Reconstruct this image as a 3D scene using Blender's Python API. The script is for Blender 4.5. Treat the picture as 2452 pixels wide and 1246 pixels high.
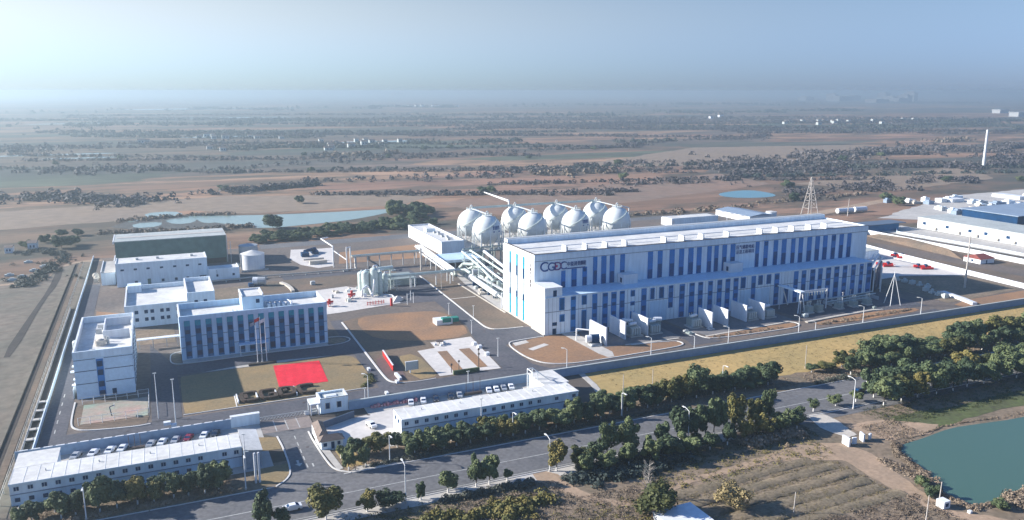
import bpy, bmesh, math, random
from mathutils import Vector, Matrix
S = bpy.context.scene
for o in list(bpy.data.objects):
    bpy.data.objects.remove(o)
C = bpy.data.collections.new('place'); S.collection.children.link(C)
random.seed(7)
R = math.radians

# ---------------------------------------------------------------- camera
cam = bpy.data.objects.new('camera', bpy.data.cameras.new('camera'))
C.objects.link(cam)
cam.location = (0, 0, 100)
cam.rotation_euler = (math.pi/2 - 0.20519, 0, -0.41616)
cam.data.sensor_width = 36; cam.data.lens = 28.56
cam.data.clip_start = 1; cam.data.clip_end = 120000
S.camera = cam
# ---------------------------------------------------------------- sky, sun, exposure
SUN_DIR = Vector((2.07, -1.10, -1.0)).normalized()      # the way the light travels
w = bpy.data.worlds.new('World'); S.world = w; w.use_nodes = True
nt = w.node_tree; nt.nodes.clear()
sky = nt.nodes.new('ShaderNodeTexSky'); sky.sky_type = 'NISHITA'; sky.sun_disc = False
sky.sun_elevation = math.asin(-SUN_DIR.z)
sky.sun_rotation = math.atan2(-SUN_DIR.x, -SUN_DIR.y)
sky.altitude = 0; sky.air_density = 1.0; sky.dust_density = 0.3; sky.ozone_density = 4.0
SKY_HL, SKY_HR, SKY_TL, SKY_TR = (.405,.525,.785), (.21,.282,.525), (.78,.585,.52), (.375,.365,.435)
bg = nt.nodes.new('ShaderNodeBackground'); bg.inputs[1].default_value = 0.13
wo = nt.nodes.new('ShaderNodeOutputWorld')
# winter haze in the air: the clear sky is cooled and whitened towards the sun side, all round
def vmix(fac, a, b):
    n = nt.nodes.new('ShaderNodeMix'); n.data_type = 'RGBA'; n.clamp_factor = True; nt.links.new(fac, n.inputs['Factor'])
    for i, v in ((6, a), (7, b)):
        if isinstance(v, tuple): n.inputs[i].default_value = (*v, 1)
        else: nt.links.new(v, n.inputs[i])
    return n.outputs[2]
tc = nt.nodes.new('ShaderNodeTexCoord'); dv = nt.nodes.new('ShaderNodeVectorMath'); dv.operation = 'DOT_PRODUCT'
sv = Vector((-SUN_DIR.x, -SUN_DIR.y, 0)).normalized(); dv.inputs[1].default_value = sv
nt.links.new(tc.outputs['Generated'], dv.inputs[0])
def rng(sock, a, b):
    m = nt.nodes.new('ShaderNodeMapRange'); m.interpolation_type = 'SMOOTHSTEP'; m.inputs['From Min'].default_value = a; m.inputs['From Max'].default_value = b
    nt.links.new(sock, m.inputs['Value']); return m.outputs[0]
sx = nt.nodes.new('ShaderNodeSeparateXYZ'); nt.links.new(tc.outputs['Generated'], sx.inputs[0])
side = rng(dv.outputs['Value'], -.50, .62); low = rng(sx.outputs['Z'], .0, .11); high = rng(sx.outputs['Z'], .08, .6)
hor = vmix(side, SKY_HR, SKY_HL); mid = vmix(side, SKY_TR, SKY_TL)
tint = vmix(high, vmix(low, hor, mid), (.30, .50, .70))
mu = nt.nodes.new('ShaderNodeVectorMath'); mu.operation = 'MULTIPLY'; nt.links.new(sky.outputs[0], mu.inputs[0]); nt.links.new(tint, mu.inputs[1])
nt.links.new(mu.outputs[0], bg.inputs[0])
nt.links.new(bg.outputs[0], wo.inputs[0])
sl = bpy.data.lights.new('sun', 'SUN'); sl.energy = 5.0; sl.angle = R(0.55); sl.color = (1.0, .95, .88)
so = bpy.data.objects.new('sun', sl); C.objects.link(so)
so.rotation_euler = SUN_DIR.to_track_quat('-Z', 'Y').to_euler()
so.location = (-300, 200, 300)
S.view_settings.view_transform = 'Standard'; S.view_settings.look = 'None'
S.view_settings.exposure = 1.20; S.view_settings.gamma = 1.0
S.view_settings.use_curve_mapping = False
S.cycles.volume_bounces = 1
S.cycles.max_bounces = 6

# ---------------------------------------------------------------- materials
MATS = {}
def mat(name, col, rough=.75, var=.12, scale=.15, spec=.3, metal=0.0, col2=None, bump=0, scale2=None, streak=0):
    """principled with two octaves of patchy noise between col and col2 (world space)"""
    if name in MATS: return MATS[name]
    m = bpy.data.materials.new(name); m.use_nodes = True; N = m.node_tree.nodes; L = m.node_tree.links
    p = N['Principled BSDF']; p.inputs['Roughness'].default_value = rough
    p.inputs['Specular IOR Level'].default_value = spec; p.inputs['Metallic'].default_value = metal
    g = N.new('ShaderNodeNewGeometry')
    n1 = N.new('ShaderNodeTexNoise'); n1.inputs['Scale'].default_value = scale; n1.inputs['Detail'].default_value = 6
    n1.inputs['Roughness'].default_value = .65
    L.new(g.outputs['Position'], n1.inputs['Vector'])
    rp = N.new('ShaderNodeValToRGB'); rp.color_ramp.elements[0].position = .32; rp.color_ramp.elements[1].position = .68
    c2 = col2 or tuple(max(0, c*(1-var*2)) for c in col)
    rp.color_ramp.elements[0].color = (*c2, 1); rp.color_ramp.elements[1].color = (*col, 1)
    L.new(n1.outputs['Fac'], rp.inputs['Fac'])
    out = rp.outputs['Color']
    if var > 0:
        n2 = N.new('ShaderNodeTexNoise'); n2.inputs['Scale'].default_value = scale2 or scale*9; n2.inputs['Detail'].default_value = 4
        if streak:
            mp = N.new('ShaderNodeMapping'); mp.inputs['Scale'].default_value = (1,1,streak); L.new(g.outputs['Position'], mp.inputs['Vector']); L.new(mp.outputs[0], n2.inputs['Vector'])
        else: L.new(g.outputs['Position'], n2.inputs['Vector'])
        mr = N.new('ShaderNodeMapRange'); mr.inputs['From Min'].default_value = .3; mr.inputs['From Max'].default_value = .7
        mr.inputs['To Min'].default_value = 1-var*1.3; mr.inputs['To Max'].default_value = 1+var*.8
        L.new(n2.outputs['Fac'], mr.inputs['Value'])
        vm = N.new('ShaderNodeVectorMath'); vm.operation = 'SCALE'
        L.new(out, vm.inputs[0]); L.new(mr.outputs[0], vm.inputs['Scale']); out = vm.outputs[0]
    L.new(out, p.inputs['Base Color'])
    if bump:
        b = N.new('ShaderNodeBump'); b.inputs['Strength'].default_value = .6; b.inputs['Distance'].default_value = bump
        L.new(n1.outputs['Fac'], b.inputs['Height']); L.new(b.outputs[0], p.inputs['Normal'])
    MATS[name] = m
    return m
M = dict(
 white=mat('white_panel', (.72,.74,.76), .5, .07, .08, scale2=.8, streak=.15),
 wall=mat('pale_blue_grey_cladding', (.76,.86,.92), .5, .09, .06, scale2=.9, streak=.12),
 offwall=mat('office_cladding', (.55,.72,.86), .5, .09, .1, scale2=.9, streak=.12),
 roof=mat('white_roof_membrane', (.70,.69,.66), .6, .10, .12, col2=(.52,.51,.48), scale2=.7),
 roofold=mat('weathered_roof', (.46,.48,.46), .8, .12, .05, col2=(.34,.37,.36)),
 cap=mat('dark_brown_coping', (.09,.07,.065), .6, .1, .3),
 blue=mat('blue_glazed_strip', (.008,.20,.55), .45, .12, .2, spec=.3),
 navy=mat('navy_glazed_strip', (.005,.14,.32), .6, .12, .2, spec=.12),
 teal=mat('teal_glazed_strip', (.008,.30,.42), .6, .12, .2, spec=.12),
 hallpane=mat('hall_window_glass', (.004,.10,.27), .6, .2, .3, spec=.08),
 dark=mat('dark_window_glass', (.003,.045,.13), .6, .2, .3, spec=.08),
 seam=mat('panel_joint', (.10,.14,.20), .7, .1, .3),
 logo=mat('logo_dark_blue', (.008,.06,.24), .5, .05, .5),
 logop=mat('logo_purple', (.13,.03,.18), .5, .05, .5),
 logor=mat('logo_magenta', (.50,.03,.12), .5, .05, .5),
 asphalt=mat('asphalt', (.105,.102,.115), .9, .2, .05, col2=(.066,.070,.084), scale2=.9),
 asphaltr=mat('worn_road_asphalt', (.165,.16,.16), .9, .2, .045, col2=(.11,.112,.12), scale2=.8),
 conc=mat('pale_concrete', (.50,.47,.43), .85, .10, .06, col2=(.38,.36,.33)),
 concw=mat('bright_concrete', (.62,.58,.54), .85, .08, .06, col2=(.50,.47,.44)),
 kerb=mat('kerb_stone', (.62,.60,.57), .8, .08, .4),
 pave=mat('plaza_paving', (.27,.22,.19), .85, .12, .1, col2=(.20,.17,.16)),
 lawn=mat('dry_lawn', (.30,.205,.095), .95, .14, .035, col2=(.17,.14,.085), scale2=1.2),
 soil=mat('bare_orange_soil', (.33,.18,.09), .95, .14, .04, col2=(.19,.125,.085), scale2=1.0),
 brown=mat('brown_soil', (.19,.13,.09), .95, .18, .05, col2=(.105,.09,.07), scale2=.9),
 yard=mat('site_ground', (.175,.135,.11), .95, .2, .03, col2=(.105,.095,.09), scale2=.6),
 straw=mat('straw_coloured_grass', (.46,.31,.12), .95, .12, .03, col2=(.31,.235,.10), scale2=.5),
 weed=mat('weedy_ground', (.25,.185,.13), .95, .24, .06, col2=(.14,.115,.08), scale2=.7),
 sand=mat('sandy_track', (.40,.28,.19), .95, .14, .09, col2=(.27,.20,.14), scale2=.9),
 bed=mat('withered_crop_bed', (.22,.17,.115), .95, .28, .12, col2=(.13,.11,.075), scale2=1.5, bump=.3),
 mud=mat('dark_mud', (.055,.045,.04), .9, .2, .1),
 westsoil=mat('west_field_soil', (.20,.16,.125), .95, .2, .02, col2=(.115,.11,.085), scale2=.25),
 red=mat('red_carpet_cloth', (.74,.02,.045), .85, .10, .25, col2=(.60,.012,.03), scale2=1.4),
 redp=mat('red_equipment_paint', (.55,.02,.02), .5, .1, .5),
 hedge=mat('brown_clipped_hedge', (.075,.045,.032), .95, .25, .6, col2=(.045,.035,.028), bump=.2),
 bwall=mat('boundary_wall_render', (.25,.35,.48), .7, .08, .08),
 padc=mat('grey_yard_concrete', (.19,.18,.18), .9, .14, .08, col2=(.13,.13,.135)),
 green=mat('green_netting', (.10,.18,.15), .8, .18, .03, col2=(.075,.12,.115)),
 court=mat('faded_court_surface', (.40,.25,.21), .85, .12, .10, col2=(.25,.32,.25)),
 steel=mat('grey_painted_steel', (.42,.44,.45), .5, .08, .5),
 wsteel=mat('white_painted_steel', (.72,.73,.73), .45, .06, .5),
 pipeg=mat('pale_green_pipework', (.54,.62,.58), .45, .1, .3),
 sphere=mat('cream_sphere_paint', (.68,.71,.70), .45, .05, .06),
 equip=mat('transformer_grey_green', (.30,.35,.33), .5, .12, .4),
 fin=mat('radiator_grey', (.50,.54,.52), .5, .08, .4),
 tarp=mat('green_tarpaulin', (.02,.22,.17), .6, .1, .4),
 redroof=mat('dull_red_tiles', (.26,.07,.055), .8, .15, .4),
 blueroof=mat('blue_sheet_roof', (.24,.31,.40), .6, .1, .1),
 trunk=mat('tree_bark', (.10,.075,.055), .9, .2, 1.0),
 paint=mat('whitewash', (.72,.70,.66), .9, .06, 1.0),
 bark=mat('pale_bare_bark', (.42,.38,.34), .9, .15, 1.0),
 carw=mat('white_car_paint', (.75,.76,.78), .25, .03, .5, spec=.6),
 cars=mat('silver_car_paint', (.35,.37,.40), .25, .03, .5, spec=.6),
 card=mat('dark_car_paint', (.03,.035,.05), .25, .05, .5, spec=.6),
 carr=mat('maroon_car_paint', (.22,.02,.04), .25, .05, .5, spec=.6),
 tyre=mat('tyre_rubber', (.02,.02,.02), .8, .1, .5),
 lampw=mat('lamp_lens', (.70,.70,.66), .4, .05, .5),
 stonew=mat('pale_stone_rail', (.55,.50,.43), .85, .12, .3),
 tile=mat('grey_brown_tiles', (.20,.155,.13), .8, .15, .5),
 mark=mat('road_paint', (.55,.55,.52), .8, .2, .6),
 pole=mat('concrete_pole', (.50,.46,.42), .85, .08, .5),
)
def leafmat(name, a, b, c):
    m = bpy.data.materials.new(name); m.use_nodes = True; N = m.node_tree.nodes; L = m.node_tree.links
    p = N['Principled BSDF']; p.inputs['Roughness'].default_value = .7; p.inputs['Specular IOR Level'].default_value = .25
    g = N.new('ShaderNodeNewGeometry'); n = N.new('ShaderNodeTexNoise'); n.inputs['Scale'].default_value = .5; n.inputs['Detail'].default_value = 5
    L.new(g.outputs['Position'], n.inputs['Vector'])
    oi = N.new('ShaderNodeObjectInfo')
    ad = N.new('ShaderNodeMath'); ad.operation = 'MULTIPLY_ADD'; ad.inputs[1].default_value = .5; 
    L.new(oi.outputs['Random'], ad.inputs[0]); L.new(n.outputs['Fac'], ad.inputs[2])
    sb = N.new('ShaderNodeMath'); sb.operation = 'SUBTRACT'; sb.inputs[1].default_value = .24; L.new(ad.outputs[0], sb.inputs[0])
    rp = N.new('ShaderNodeValToRGB'); e = rp.color_ramp.elements; e[0].position = .3; e[1].position = .7
    e[0].color = (*a, 1); e[1].color = (*c, 1); x = e.new(.5); x.color = (*b, 1)
    L.new(sb.outputs[0], rp.inputs['Fac']); L.new(rp.outputs['Color'], p.inputs['Base Color'])
    MATS[name] = m; return m
M['leaf'] = leafmat('evergreen_leaves', (.04,.062,.032), (.072,.10,.045), (.12,.145,.06))
M['olive'] = leafmat('olive_autumn_leaves', (.05,.06,.02), (.10,.10,.03), (.17,.14,.04))
M['yellowleaf'] = leafmat('yellowing_leaves', (.13,.105,.05), (.20,.16,.075), (.27,.21,.10))
M['farleaf'] = leafmat('distant_wood_leaves', (.035,.05,.045), (.055,.066,.055), (.085,.09,.07))
M['winter'] = leafmat('winter_brush', (.13,.10,.075), (.18,.14,.10), (.25,.19,.135))
M['barewood'] = leafmat('bare_winter_wood', (.06,.052,.055), (.085,.075,.075), (.12,.10,.09))

# ---------------------------------------------------------------- mesh helpers
def wl(o):
    v = Vector((0,0,0))
    while o: v += o.location; o = o.parent
    return v
class MB:
    """collects simple solids given in world metres"""
    def __init__(s): s.v = []; s.f = []; s.m = []; s.k = 0; s.sm = []
    def mat(s, k): s.k = k; return s
    def _a(s, vs, fs, smooth=False):
        b = len(s.v); s.v += [tuple(v) for v in vs]; s.f += [tuple(i+b for i in f) for f in fs]
        s.m += [s.k]*len(fs); s.sm += [smooth]*len(fs); return s
    def box(s, x0, x1, y0, y1, z0, z1):
        vs = [(x,y,z) for z in (z0,z1) for y in (y0,y1) for x in (x0,x1)]
        return s._a(vs, [(0,2,3,1),(4,5,7,6),(0,1,5,4),(2,6,7,3),(0,4,6,2),(1,3,7,5)])
    def obox(s, c, sx, sy, z0, z1, a):
        ca, sa = math.cos(a), math.sin(a); vs = []
        for z in (z0, z1):
            for dx, dy in ((-sx,-sy),(sx,-sy),(sx,sy),(-sx,sy)):
                vs.append((c[0]+(dx*ca-dy*sa)/2, c[1]+(dx*sa+dy*ca)/2, z))
        return s._a(vs, [(3,2,1,0),(4,5,6,7),(0,1,5,4),(1,2,6,5),(2,3,7,6),(3,0,4,7)])
    def tube(s, p, q, r, n=8, r2=None, caps=True, smooth=True):
        p, q = Vector(p), Vector(q); d = (q-p)
        if d.length < 1e-6: return s
        d.normalize(); a = d.orthogonal().normalized(); b = d.cross(a); r2 = r if r2 is None else r2
        vs = [p + (a*math.cos(t)+b*math.sin(t))*r for t in [2*math.pi*i/n for i in range(n)]]
        vs += [q + (a*math.cos(t)+b*math.sin(t))*r2 for t in [2*math.pi*i/n for i in range(n)]]
        s._a(vs, [(i,(i+1)%n,n+(i+1)%n,n+i) for i in range(n)], smooth)
        if caps: s._a(vs, [tuple(reversed(range(n))), tuple(range(n,2*n))])
        return s
    def path(s, pts, r, n=6):
        for a, b in zip(pts, pts[1:]): s.tube(a, b, r, n)
        return s
    def cone(s, x, y, z0, z1, r0, r1, n=24): return s.tube((x,y,z0), (x,y,z1), r0, n, r1)
    def ball(s, c, r, nu=24, nv=14, sz=1.0, a0=-90, a1=90):
        vs = []; fs = []
        for j in range(nv+1):
            t = R(a0+(a1-a0)*j/nv)
            for i in range(nu):
                p = 2*math.pi*i/nu
                vs.append((c[0]+r*math.cos(t)*math.cos(p), c[1]+r*math.cos(t)*math.sin(p), c[2]+r*sz*math.sin(t)))
        for j in range(nv):
            for i in range(nu):
                fs.append((j*nu+i, j*nu+(i+1)%nu, (j+1)*nu+(i+1)%nu, (j+1)*nu+i))
        return s._a(vs, fs, True)
    def poly(s, pts, z):
        return s._a([(p[0],p[1],z) for p in pts], [tuple(range(len(pts)))])
    def prism(s, pts, z0, z1):
        n = len(pts); vs = [(p[0],p[1],z0) for p in pts]+[(p[0],p[1],z1) for p in pts]
        return s._a(vs, [tuple(reversed(range(n))), tuple(range(n,2*n))]+[(i,(i+1)%n,n+(i+1)%n,n+i) for i in range(n)])
    def quad(s, a, b, c, d): return s._a([a,b,c,d], [(0,1,2,3)])
    def strip(s, pts, wdt, z0, z1):
        """a low bar of rectangular section along a polyline"""
        n = len(pts); L_, R_ = [], []
        for i, p in enumerate(pts):
            a = Vector(pts[max(0,i-1)][:2]); b = Vector(pts[min(n-1,i+1)][:2]); d = (b-a).normalized(); nn = Vector((-d.y,d.x))*wdt/2
            L_.append((p[0]+nn.x,p[1]+nn.y)); R_.append((p[0]-nn.x,p[1]-nn.y))
        for i in range(n-1):
            q = [L_[i],L_[i+1],R_[i+1],R_[i]]
            vs = [(x,y,z0) for x,y in q]+[(x,y,z1) for x,y in q]
            fs = [(4,7,6,5),(0,1,5,4),(2,3,7,6)]
            if i == 0: fs.append((3,0,4,7))
            if i == n-2: fs.append((1,2,6,5))
            s._a(vs, fs)
        return s
    def build(s, name, ms, parent=None, loc=None, label=None, cat=None, group=None, kind=None):
        if not isinstance(ms, (list,tuple)): ms = [ms]
        o0 = wl(parent) if parent else Vector(loc or (0,0,0))
        me = bpy.data.meshes.new(name)
        me.from_pydata([(x-o0.x,y-o0.y,z-o0.z) for x,y,z in s.v], [], s.f)
        for m in ms: me.materials.append(m)
        me.polygons.foreach_set('material_index', s.m); me.polygons.foreach_set('use_smooth', s.sm)
        me.update()
        bm = bmesh.new(); bm.from_mesh(me); bmesh.ops.recalc_face_normals(bm, faces=bm.faces); bm.to_mesh(me); bm.free()
        o = bpy.data.objects.new(name, me); C.objects.link(o)
        if parent: o.parent = parent
        else: o.location = o0
        return tag(o, label, cat, group, kind)
def tag(o, label=None, cat=None, group=None, kind=None):
    if label: o['label'] = label
    if cat: o['category'] = cat
    if group: o['group'] = group
    if kind: o['kind'] = kind
    return o
def thing(name, label, cat, loc, group=None):
    o = bpy.data.objects.new(name, None); C.objects.link(o); o.location = loc; o.empty_display_size = 1
    return tag(o, label, cat, group)
def copy_tree(o, loc=None, rz=None, label=None, parent=None, scale=None):
    c = o.copy(); C.objects.link(c)
    if parent: c.parent = parent
    if loc is not None: c.location = loc
    if rz is not None: c.rotation_euler = (0,0,rz)
    if scale is not None: c.scale = scale
    if label: c['label'] = label
    for ch in list(o.children): copy_tree(ch, parent=c)
    return c
def chaikin(pts, n=2, closed=False):
    for _ in range(n):
        q = [] if closed else [pts[0]]
        m = len(pts) if closed else len(pts)-1
        for i in range(m):
            a, b = pts[i], pts[(i+1)%len(pts)]
            q += [(a[0]*.75+b[0]*.25, a[1]*.75+b[1]*.25), (a[0]*.25+b[0]*.75, a[1]*.25+b[1]*.75)]
        if not closed: q.append(pts[-1])
        pts = q
    return pts
def sheet(name, pts, z, m, smooth=0, jit=0, kind='structure'):
    if jit:
        q = []
        for i in range(len(pts)):
            a, b = Vector(pts[i]), Vector(pts[(i+1)%len(pts)]); n = max(1, int((b-a).length/(jit*3)))
            for k in range(n):
                p = a.lerp(b, k/n); q.append((p.x+random.uniform(-jit,jit)*.6, p.y+random.uniform(-jit,jit)*.6))
        pts = q
    if smooth: pts = chaikin(pts, smooth, True)
    me = bpy.data.meshes.new(name); bm = bmesh.new()
    f = bm.faces.new([bm.verts.new((x,y,0)) for x,y in pts]); bmesh.ops.recalc_face_normals(bm, faces=[f])
    if f.normal.z < 0: f.normal_flip()
    bmesh.ops.triangulate(bm, faces=bm.faces); bm.to_mesh(me); bm.free(); me.materials.append(m)
    o = bpy.data.objects.new(name, me); C.objects.link(o); o.location = (0,0,z); return tag(o, kind=kind)
def kerb(pts, wdt=.55, h=.30, sm=2, name='kerb', z0=.05, m=None):
    if sm: pts = chaikin(pts, sm)
    return MB().strip(pts, wdt, z0, h).build(name, m or M['kerb'], kind='structure')
def text(s, size, m, parent, loc, rot, name='lettering', extr=.06, sx=1.0):
    cu = bpy.data.curves.new('t', 'FONT'); cu.body = s; cu.size = size; cu.extrude = extr; cu.space_character = 1.05
    o = bpy.data.objects.new('t', cu); C.objects.link(o)
    bpy.context.view_layer.update()
    me = bpy.data.meshes.new_from_object(o.evaluated_get(bpy.context.evaluated_depsgraph_get()))
    bpy.data.objects.remove(o); bpy.data.curves.remove(cu)
    me.transform(Matrix.Diagonal((sx,1,1,1)))
    me.materials.clear(); me.materials.append(m)
    t = bpy.data.objects.new(name, me); C.objects.link(t); t.parent = parent
    t.location = Vector(loc)-wl(parent); t.rotation_euler = rot; return t
# ================================================================ THE SETTING: terrain
def terrain_material():
    m = bpy.data.materials.new('farmland'); m.use_nodes = True; N = m.node_tree.nodes; L = m.node_tree.links
    p = N['Principled BSDF']; p.inputs['Roughness'].default_value = .95; p.inputs['Specular IOR Level'].default_value = .15
    g = N.new('ShaderNodeNewGeometry')
    mp = N.new('ShaderNodeMapping'); mp.inputs['Rotation'].default_value = (0,0,R(24)); mp.inputs['Scale'].default_value = (.33,1.0,1)
    L.new(g.outputs['Position'], mp.inputs['Vector'])
    wn = N.new('ShaderNodeTexNoise'); wn.inputs['Scale'].default_value = .006; wn.inputs['Detail'].default_value = 4
    L.new(mp.outputs[0], wn.inputs['Vector'])
    ws = N.new('ShaderNodeVectorMath'); ws.operation = 'MULTIPLY_ADD'; ws.inputs[1].default_value = (170,170,0)
    L.new(wn.outputs['Color'], ws.inputs[0]); L.new(mp.outputs[0], ws.inputs[2])
    vo = N.new('ShaderNodeTexVoronoi'); vo.inputs['Scale'].default_value = .0085; vo.voronoi_dimensions = '2D'
    L.new(ws.outputs[0], vo.inputs['Vector'])
    sp = N.new('ShaderNodeSeparateColor'); L.new(vo.outputs['Color'], sp.inputs[0])
    rp = N.new('ShaderNodeValToRGB'); rp.color_ramp.interpolation = 'CONSTANT'
    cols = [(0,(.225,.135,.09)),(.16,(.105,.10,.075)),(.28,(.28,.165,.105)),(.42,(.17,.125,.10)),(.55,(.31,.19,.12)),(.68,(.10,.115,.075)),(.78,(.25,.145,.10)),(.90,(.13,.11,.095))]
    e = rp.color_ramp.elements; e[0].position = 0; e[0].color = (*cols[0][1],1); e[1].position = cols[1][0]; e[1].color = (*cols[1][1],1)
    for q, cc in cols[2:]:
        x = e.new(q); x.color = (*cc,1)
    L.new(sp.outputs[0], rp.inputs['Fac'])
    # strip parcels inside the fields
    v2 = N.new('ShaderNodeTexVoronoi'); v2.inputs['Scale'].default_value = .035; v2.voronoi_dimensions = '2D'
    m2 = N.new('ShaderNodeMapping'); m2.inputs['Scale'].default_value = (.35,1.2,1); L.new(ws.outputs[0], m2.inputs['Vector']); L.new(m2.outputs[0], v2.inputs['Vector'])
    s2 = N.new('ShaderNodeSeparateColor'); L.new(v2.outputs['Color'], s2.inputs[0])
    mr = N.new('ShaderNodeMapRange'); mr.inputs['To Min'].default_value = .72; mr.inputs['To Max'].default_value = 1.22; L.new(s2.outputs[1], mr.inputs['Value'])
    vm = N.new('ShaderNodeVectorMath'); vm.operation = 'SCALE'; L.new(rp.outputs[0], vm.inputs[0]); L.new(mr.outputs[0], vm.inputs['Scale'])
    # scrub and mottling
    n3 = N.new('ShaderNodeTexNoise'); n3.inputs['Scale'].default_value = .02; n3.inputs['Detail'].default_value = 9; n3.inputs['Roughness'].default_value = .7
    L.new(mp.outputs[0], n3.inputs['Vector'])
    r3 = N.new('ShaderNodeValToRGB'); r3.color_ramp.elements[0].position = .46; r3.color_ramp.elements[1].position = .56
    r3.color_ramp.elements[0].color = (0,0,0,1); r3.color_ramp.elements[1].color = (1,1,1,1)
    L.new(n3.outputs['Fac'], r3.inputs['Fac'])
    f3 = N.new('ShaderNodeMath'); f3.operation = 'MULTIPLY'; f3.inputs[1].default_value = .72; L.new(r3.outputs[0], f3.inputs[0])
    mx = N.new('ShaderNodeMix'); mx.data_type = 'RGBA'; L.new(f3.outputs[0], mx.inputs['Factor']); L.new(vm.outputs[0], mx.inputs[6]); mx.inputs[7].default_value = (.055,.058,.045,1)
    # big regions darker, wooded
    n4 = N.new('ShaderNodeTexNoise'); n4.inputs['Scale'].default_value = .0021; n4.inputs['Detail'].default_value = 5; L.new(mp.outputs[0], n4.inputs['Vector'])
    r4 = N.new('ShaderNodeValToRGB'); r4.color_ramp.elements[0].position = .47; r4.color_ramp.elements[1].position = .56
    r4.color_ramp.elements[0].color = (0,0,0,1); r4.color_ramp.elements[1].color = (1,1,1,1); L.new(n4.outputs['Fac'], r4.inputs['Fac'])
    f4 = N.new('ShaderNodeMath'); f4.operation = 'MULTIPLY'; f4.inputs[1].default_value = .62; L.new(r4.outputs[0], f4.inputs[0])
    my = N.new('ShaderNodeMix'); my.data_type = 'RGBA'; L.new(f4.outputs[0], my.inputs['Factor']); L.new(mx.outputs[2], my.inputs[6]); my.inputs[7].default_value = (.05,.06,.05,1)
    L.new(my.outputs[2], p.inputs['Base Color'])
    return m
FARM = terrain_material()
g = MB(); N_ = 64
ring = [0, 400, 1500, 6000, 20000, 60000]
g._a([(0,0,0)], [])
for r in ring[1:]:
    for i in range(N_): g.v.append((r*math.cos(2*math.pi*i/N_), r*math.sin(2*math.pi*i/N_), 0))
for i in range(N_): g.f.append((0,1+i,1+(i+1)%N_)); g.m.append(0); g.sm.append(False)
for k in range(len(ring)-2):
    for i in range(N_):
        a = 1+k*N_; b = a+N_; j = (i+1)%N_; g.f.append((a+i,b+i,b+j,a+j)); g.m.append(0); g.sm.append(False)
g.build('ground', FARM, kind='structure')

# ---- the nearer sheets, each a little above the one below
sheet('west_field', [(-260,-100),(-37.5,-100),(-37.5,545),(-60,520),(-95,490),(-260,440)], .02, M['westsoil'])
sheet('south_field', [(-37,40),(420,40),(420,178),(-37,178)], .02, M['weed'])
sheet('verge', [(-37,200),(500,200),(500,214),(-37,216)], .03, M['weed'])
sheet('site_ground', [(-37.2,246),(425,246),(412,385),(470,430),(470,545),(-37.2,545)], .03, M['yard'])
# main road
sheet('main_road', [(-60,181.5),(560,181.5),(560,201),(-60,201)], .08, M['asphaltr'])
sheet('cycle_path', [(-60,177),(150,177),(150,181.2),(-60,181.2)], .06, M['conc'])
sheet('cycle_path', [(168,177.5),(560,177.5),(560,181.2),(168,181.2)], .06, M['asphaltr'])
mk = MB(); mk.box(-60,560,190.6,190.85,.085,.10); mk.box(-60,560,182.4,182.6,.085,.10)
mk.build('road_marking', M['mark'], kind='structure')
kerb([(-60,181.3),(560,181.3)], .3, .2, 0, 'road_kerb'); kerb([(-60,201.2),(22,201.2)], .3, .2, 0, 'road_kerb'); kerb([(40,201.2),(560,201.2)], .3, .2, 0, 'road_kerb')
sheet('lay_by', [(41,201.3),(60,201.3),(56,204.5),(44,204.2)], .09, M['conc'])
# entrance road with flared mouth
sheet('entrance_road', [(22.5,200.5),(42,200.5),(38.5,204),(37.2,208),(36,226),(38.3,236),(38.5,246),(23.7,246),(23.6,236.5),(27,232.5),(27.6,224),(27.4,208.5),(25.5,204)], .10, M['asphaltr'])
sheet('gate_plaza', [(23.7,236.6),(38.6,236.0),(38.7,246),(23.7,246.2)], .14, M['pave'])
mk = MB()
for x in (27.6,31,34.4): mk.box(x,x+.25,237,245.8,.141,.155)
for y in (209,214,219,224,229): mk.box(31.8,32.1,y,y+2.6,.11,.125)
mk.prism([(30.0,210.6),(31.0,212.4),(30.3,212.4),(30.3,214.6),(29.7,214.6),(29.7,212.4),(29.0,212.4)], .11,.125)
mk.box(33.3,33.7,209,211,.11,.125)
mk.build('road_marking', M['mark'], kind='structure')
kerb([(27.2,233),(27.7,224),(27.5,208.5),(25.6,204),(22.5,201.3)], .45, .28); kerb([(36.3,233),(36.3,226),(37.5,208),(38.8,204),(42,201.3)], .45, .28)
sheet('lawn', [(20,213.5),(27.2,214),(27.2,208.8),(24.5,203.5),(18.8,203)], .07, M['lawn']); sheet('lawn', [(21.5,224.6),(27.2,224.2),(26.8,232.9),(21.6,235)], .07, M['lawn'])
sheet('pavement', [(36.5,226),(38.8,226),(40.6,204.6),(38.9,204.2)], .13, M['conc'])
sheet('lawn', [(40.8,216.5),(46,217),(46,204.8),(41.6,204.8)], .06, M['straw'])
# around the prefabs and the gate
sheet('parking_apron', [(-37,213),(23.6,213),(23.6,245),(-37,245)], .05, M['conc'])
sheet('forecourt', [(38.8,217.5),(64,217.5),(64,240),(38.8,236)], .07, M['concw'])
sheet('parking_apron', [(56,213),(122,213),(122,245),(56,245)], .06, M['conc'])
sheet('service_lane', [(23.7,245.8),(136,245.8),(136,246.6),(23.7,246.6)], .06, M['asphalt'])
sheet('straw_meadow', [(134.5,245),(430,245),(430,238),(372,228),(288,213.5),(222,213),(196,214.5),(150,213.5),(132,221)], .06, M['straw'], jit=1.2)
MB().strip([(135.5,244.5),(134,233),(131,221),(128.8,217)], 2.2, .06, .16).build('field_path', M['conc'], kind='structure')
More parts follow.
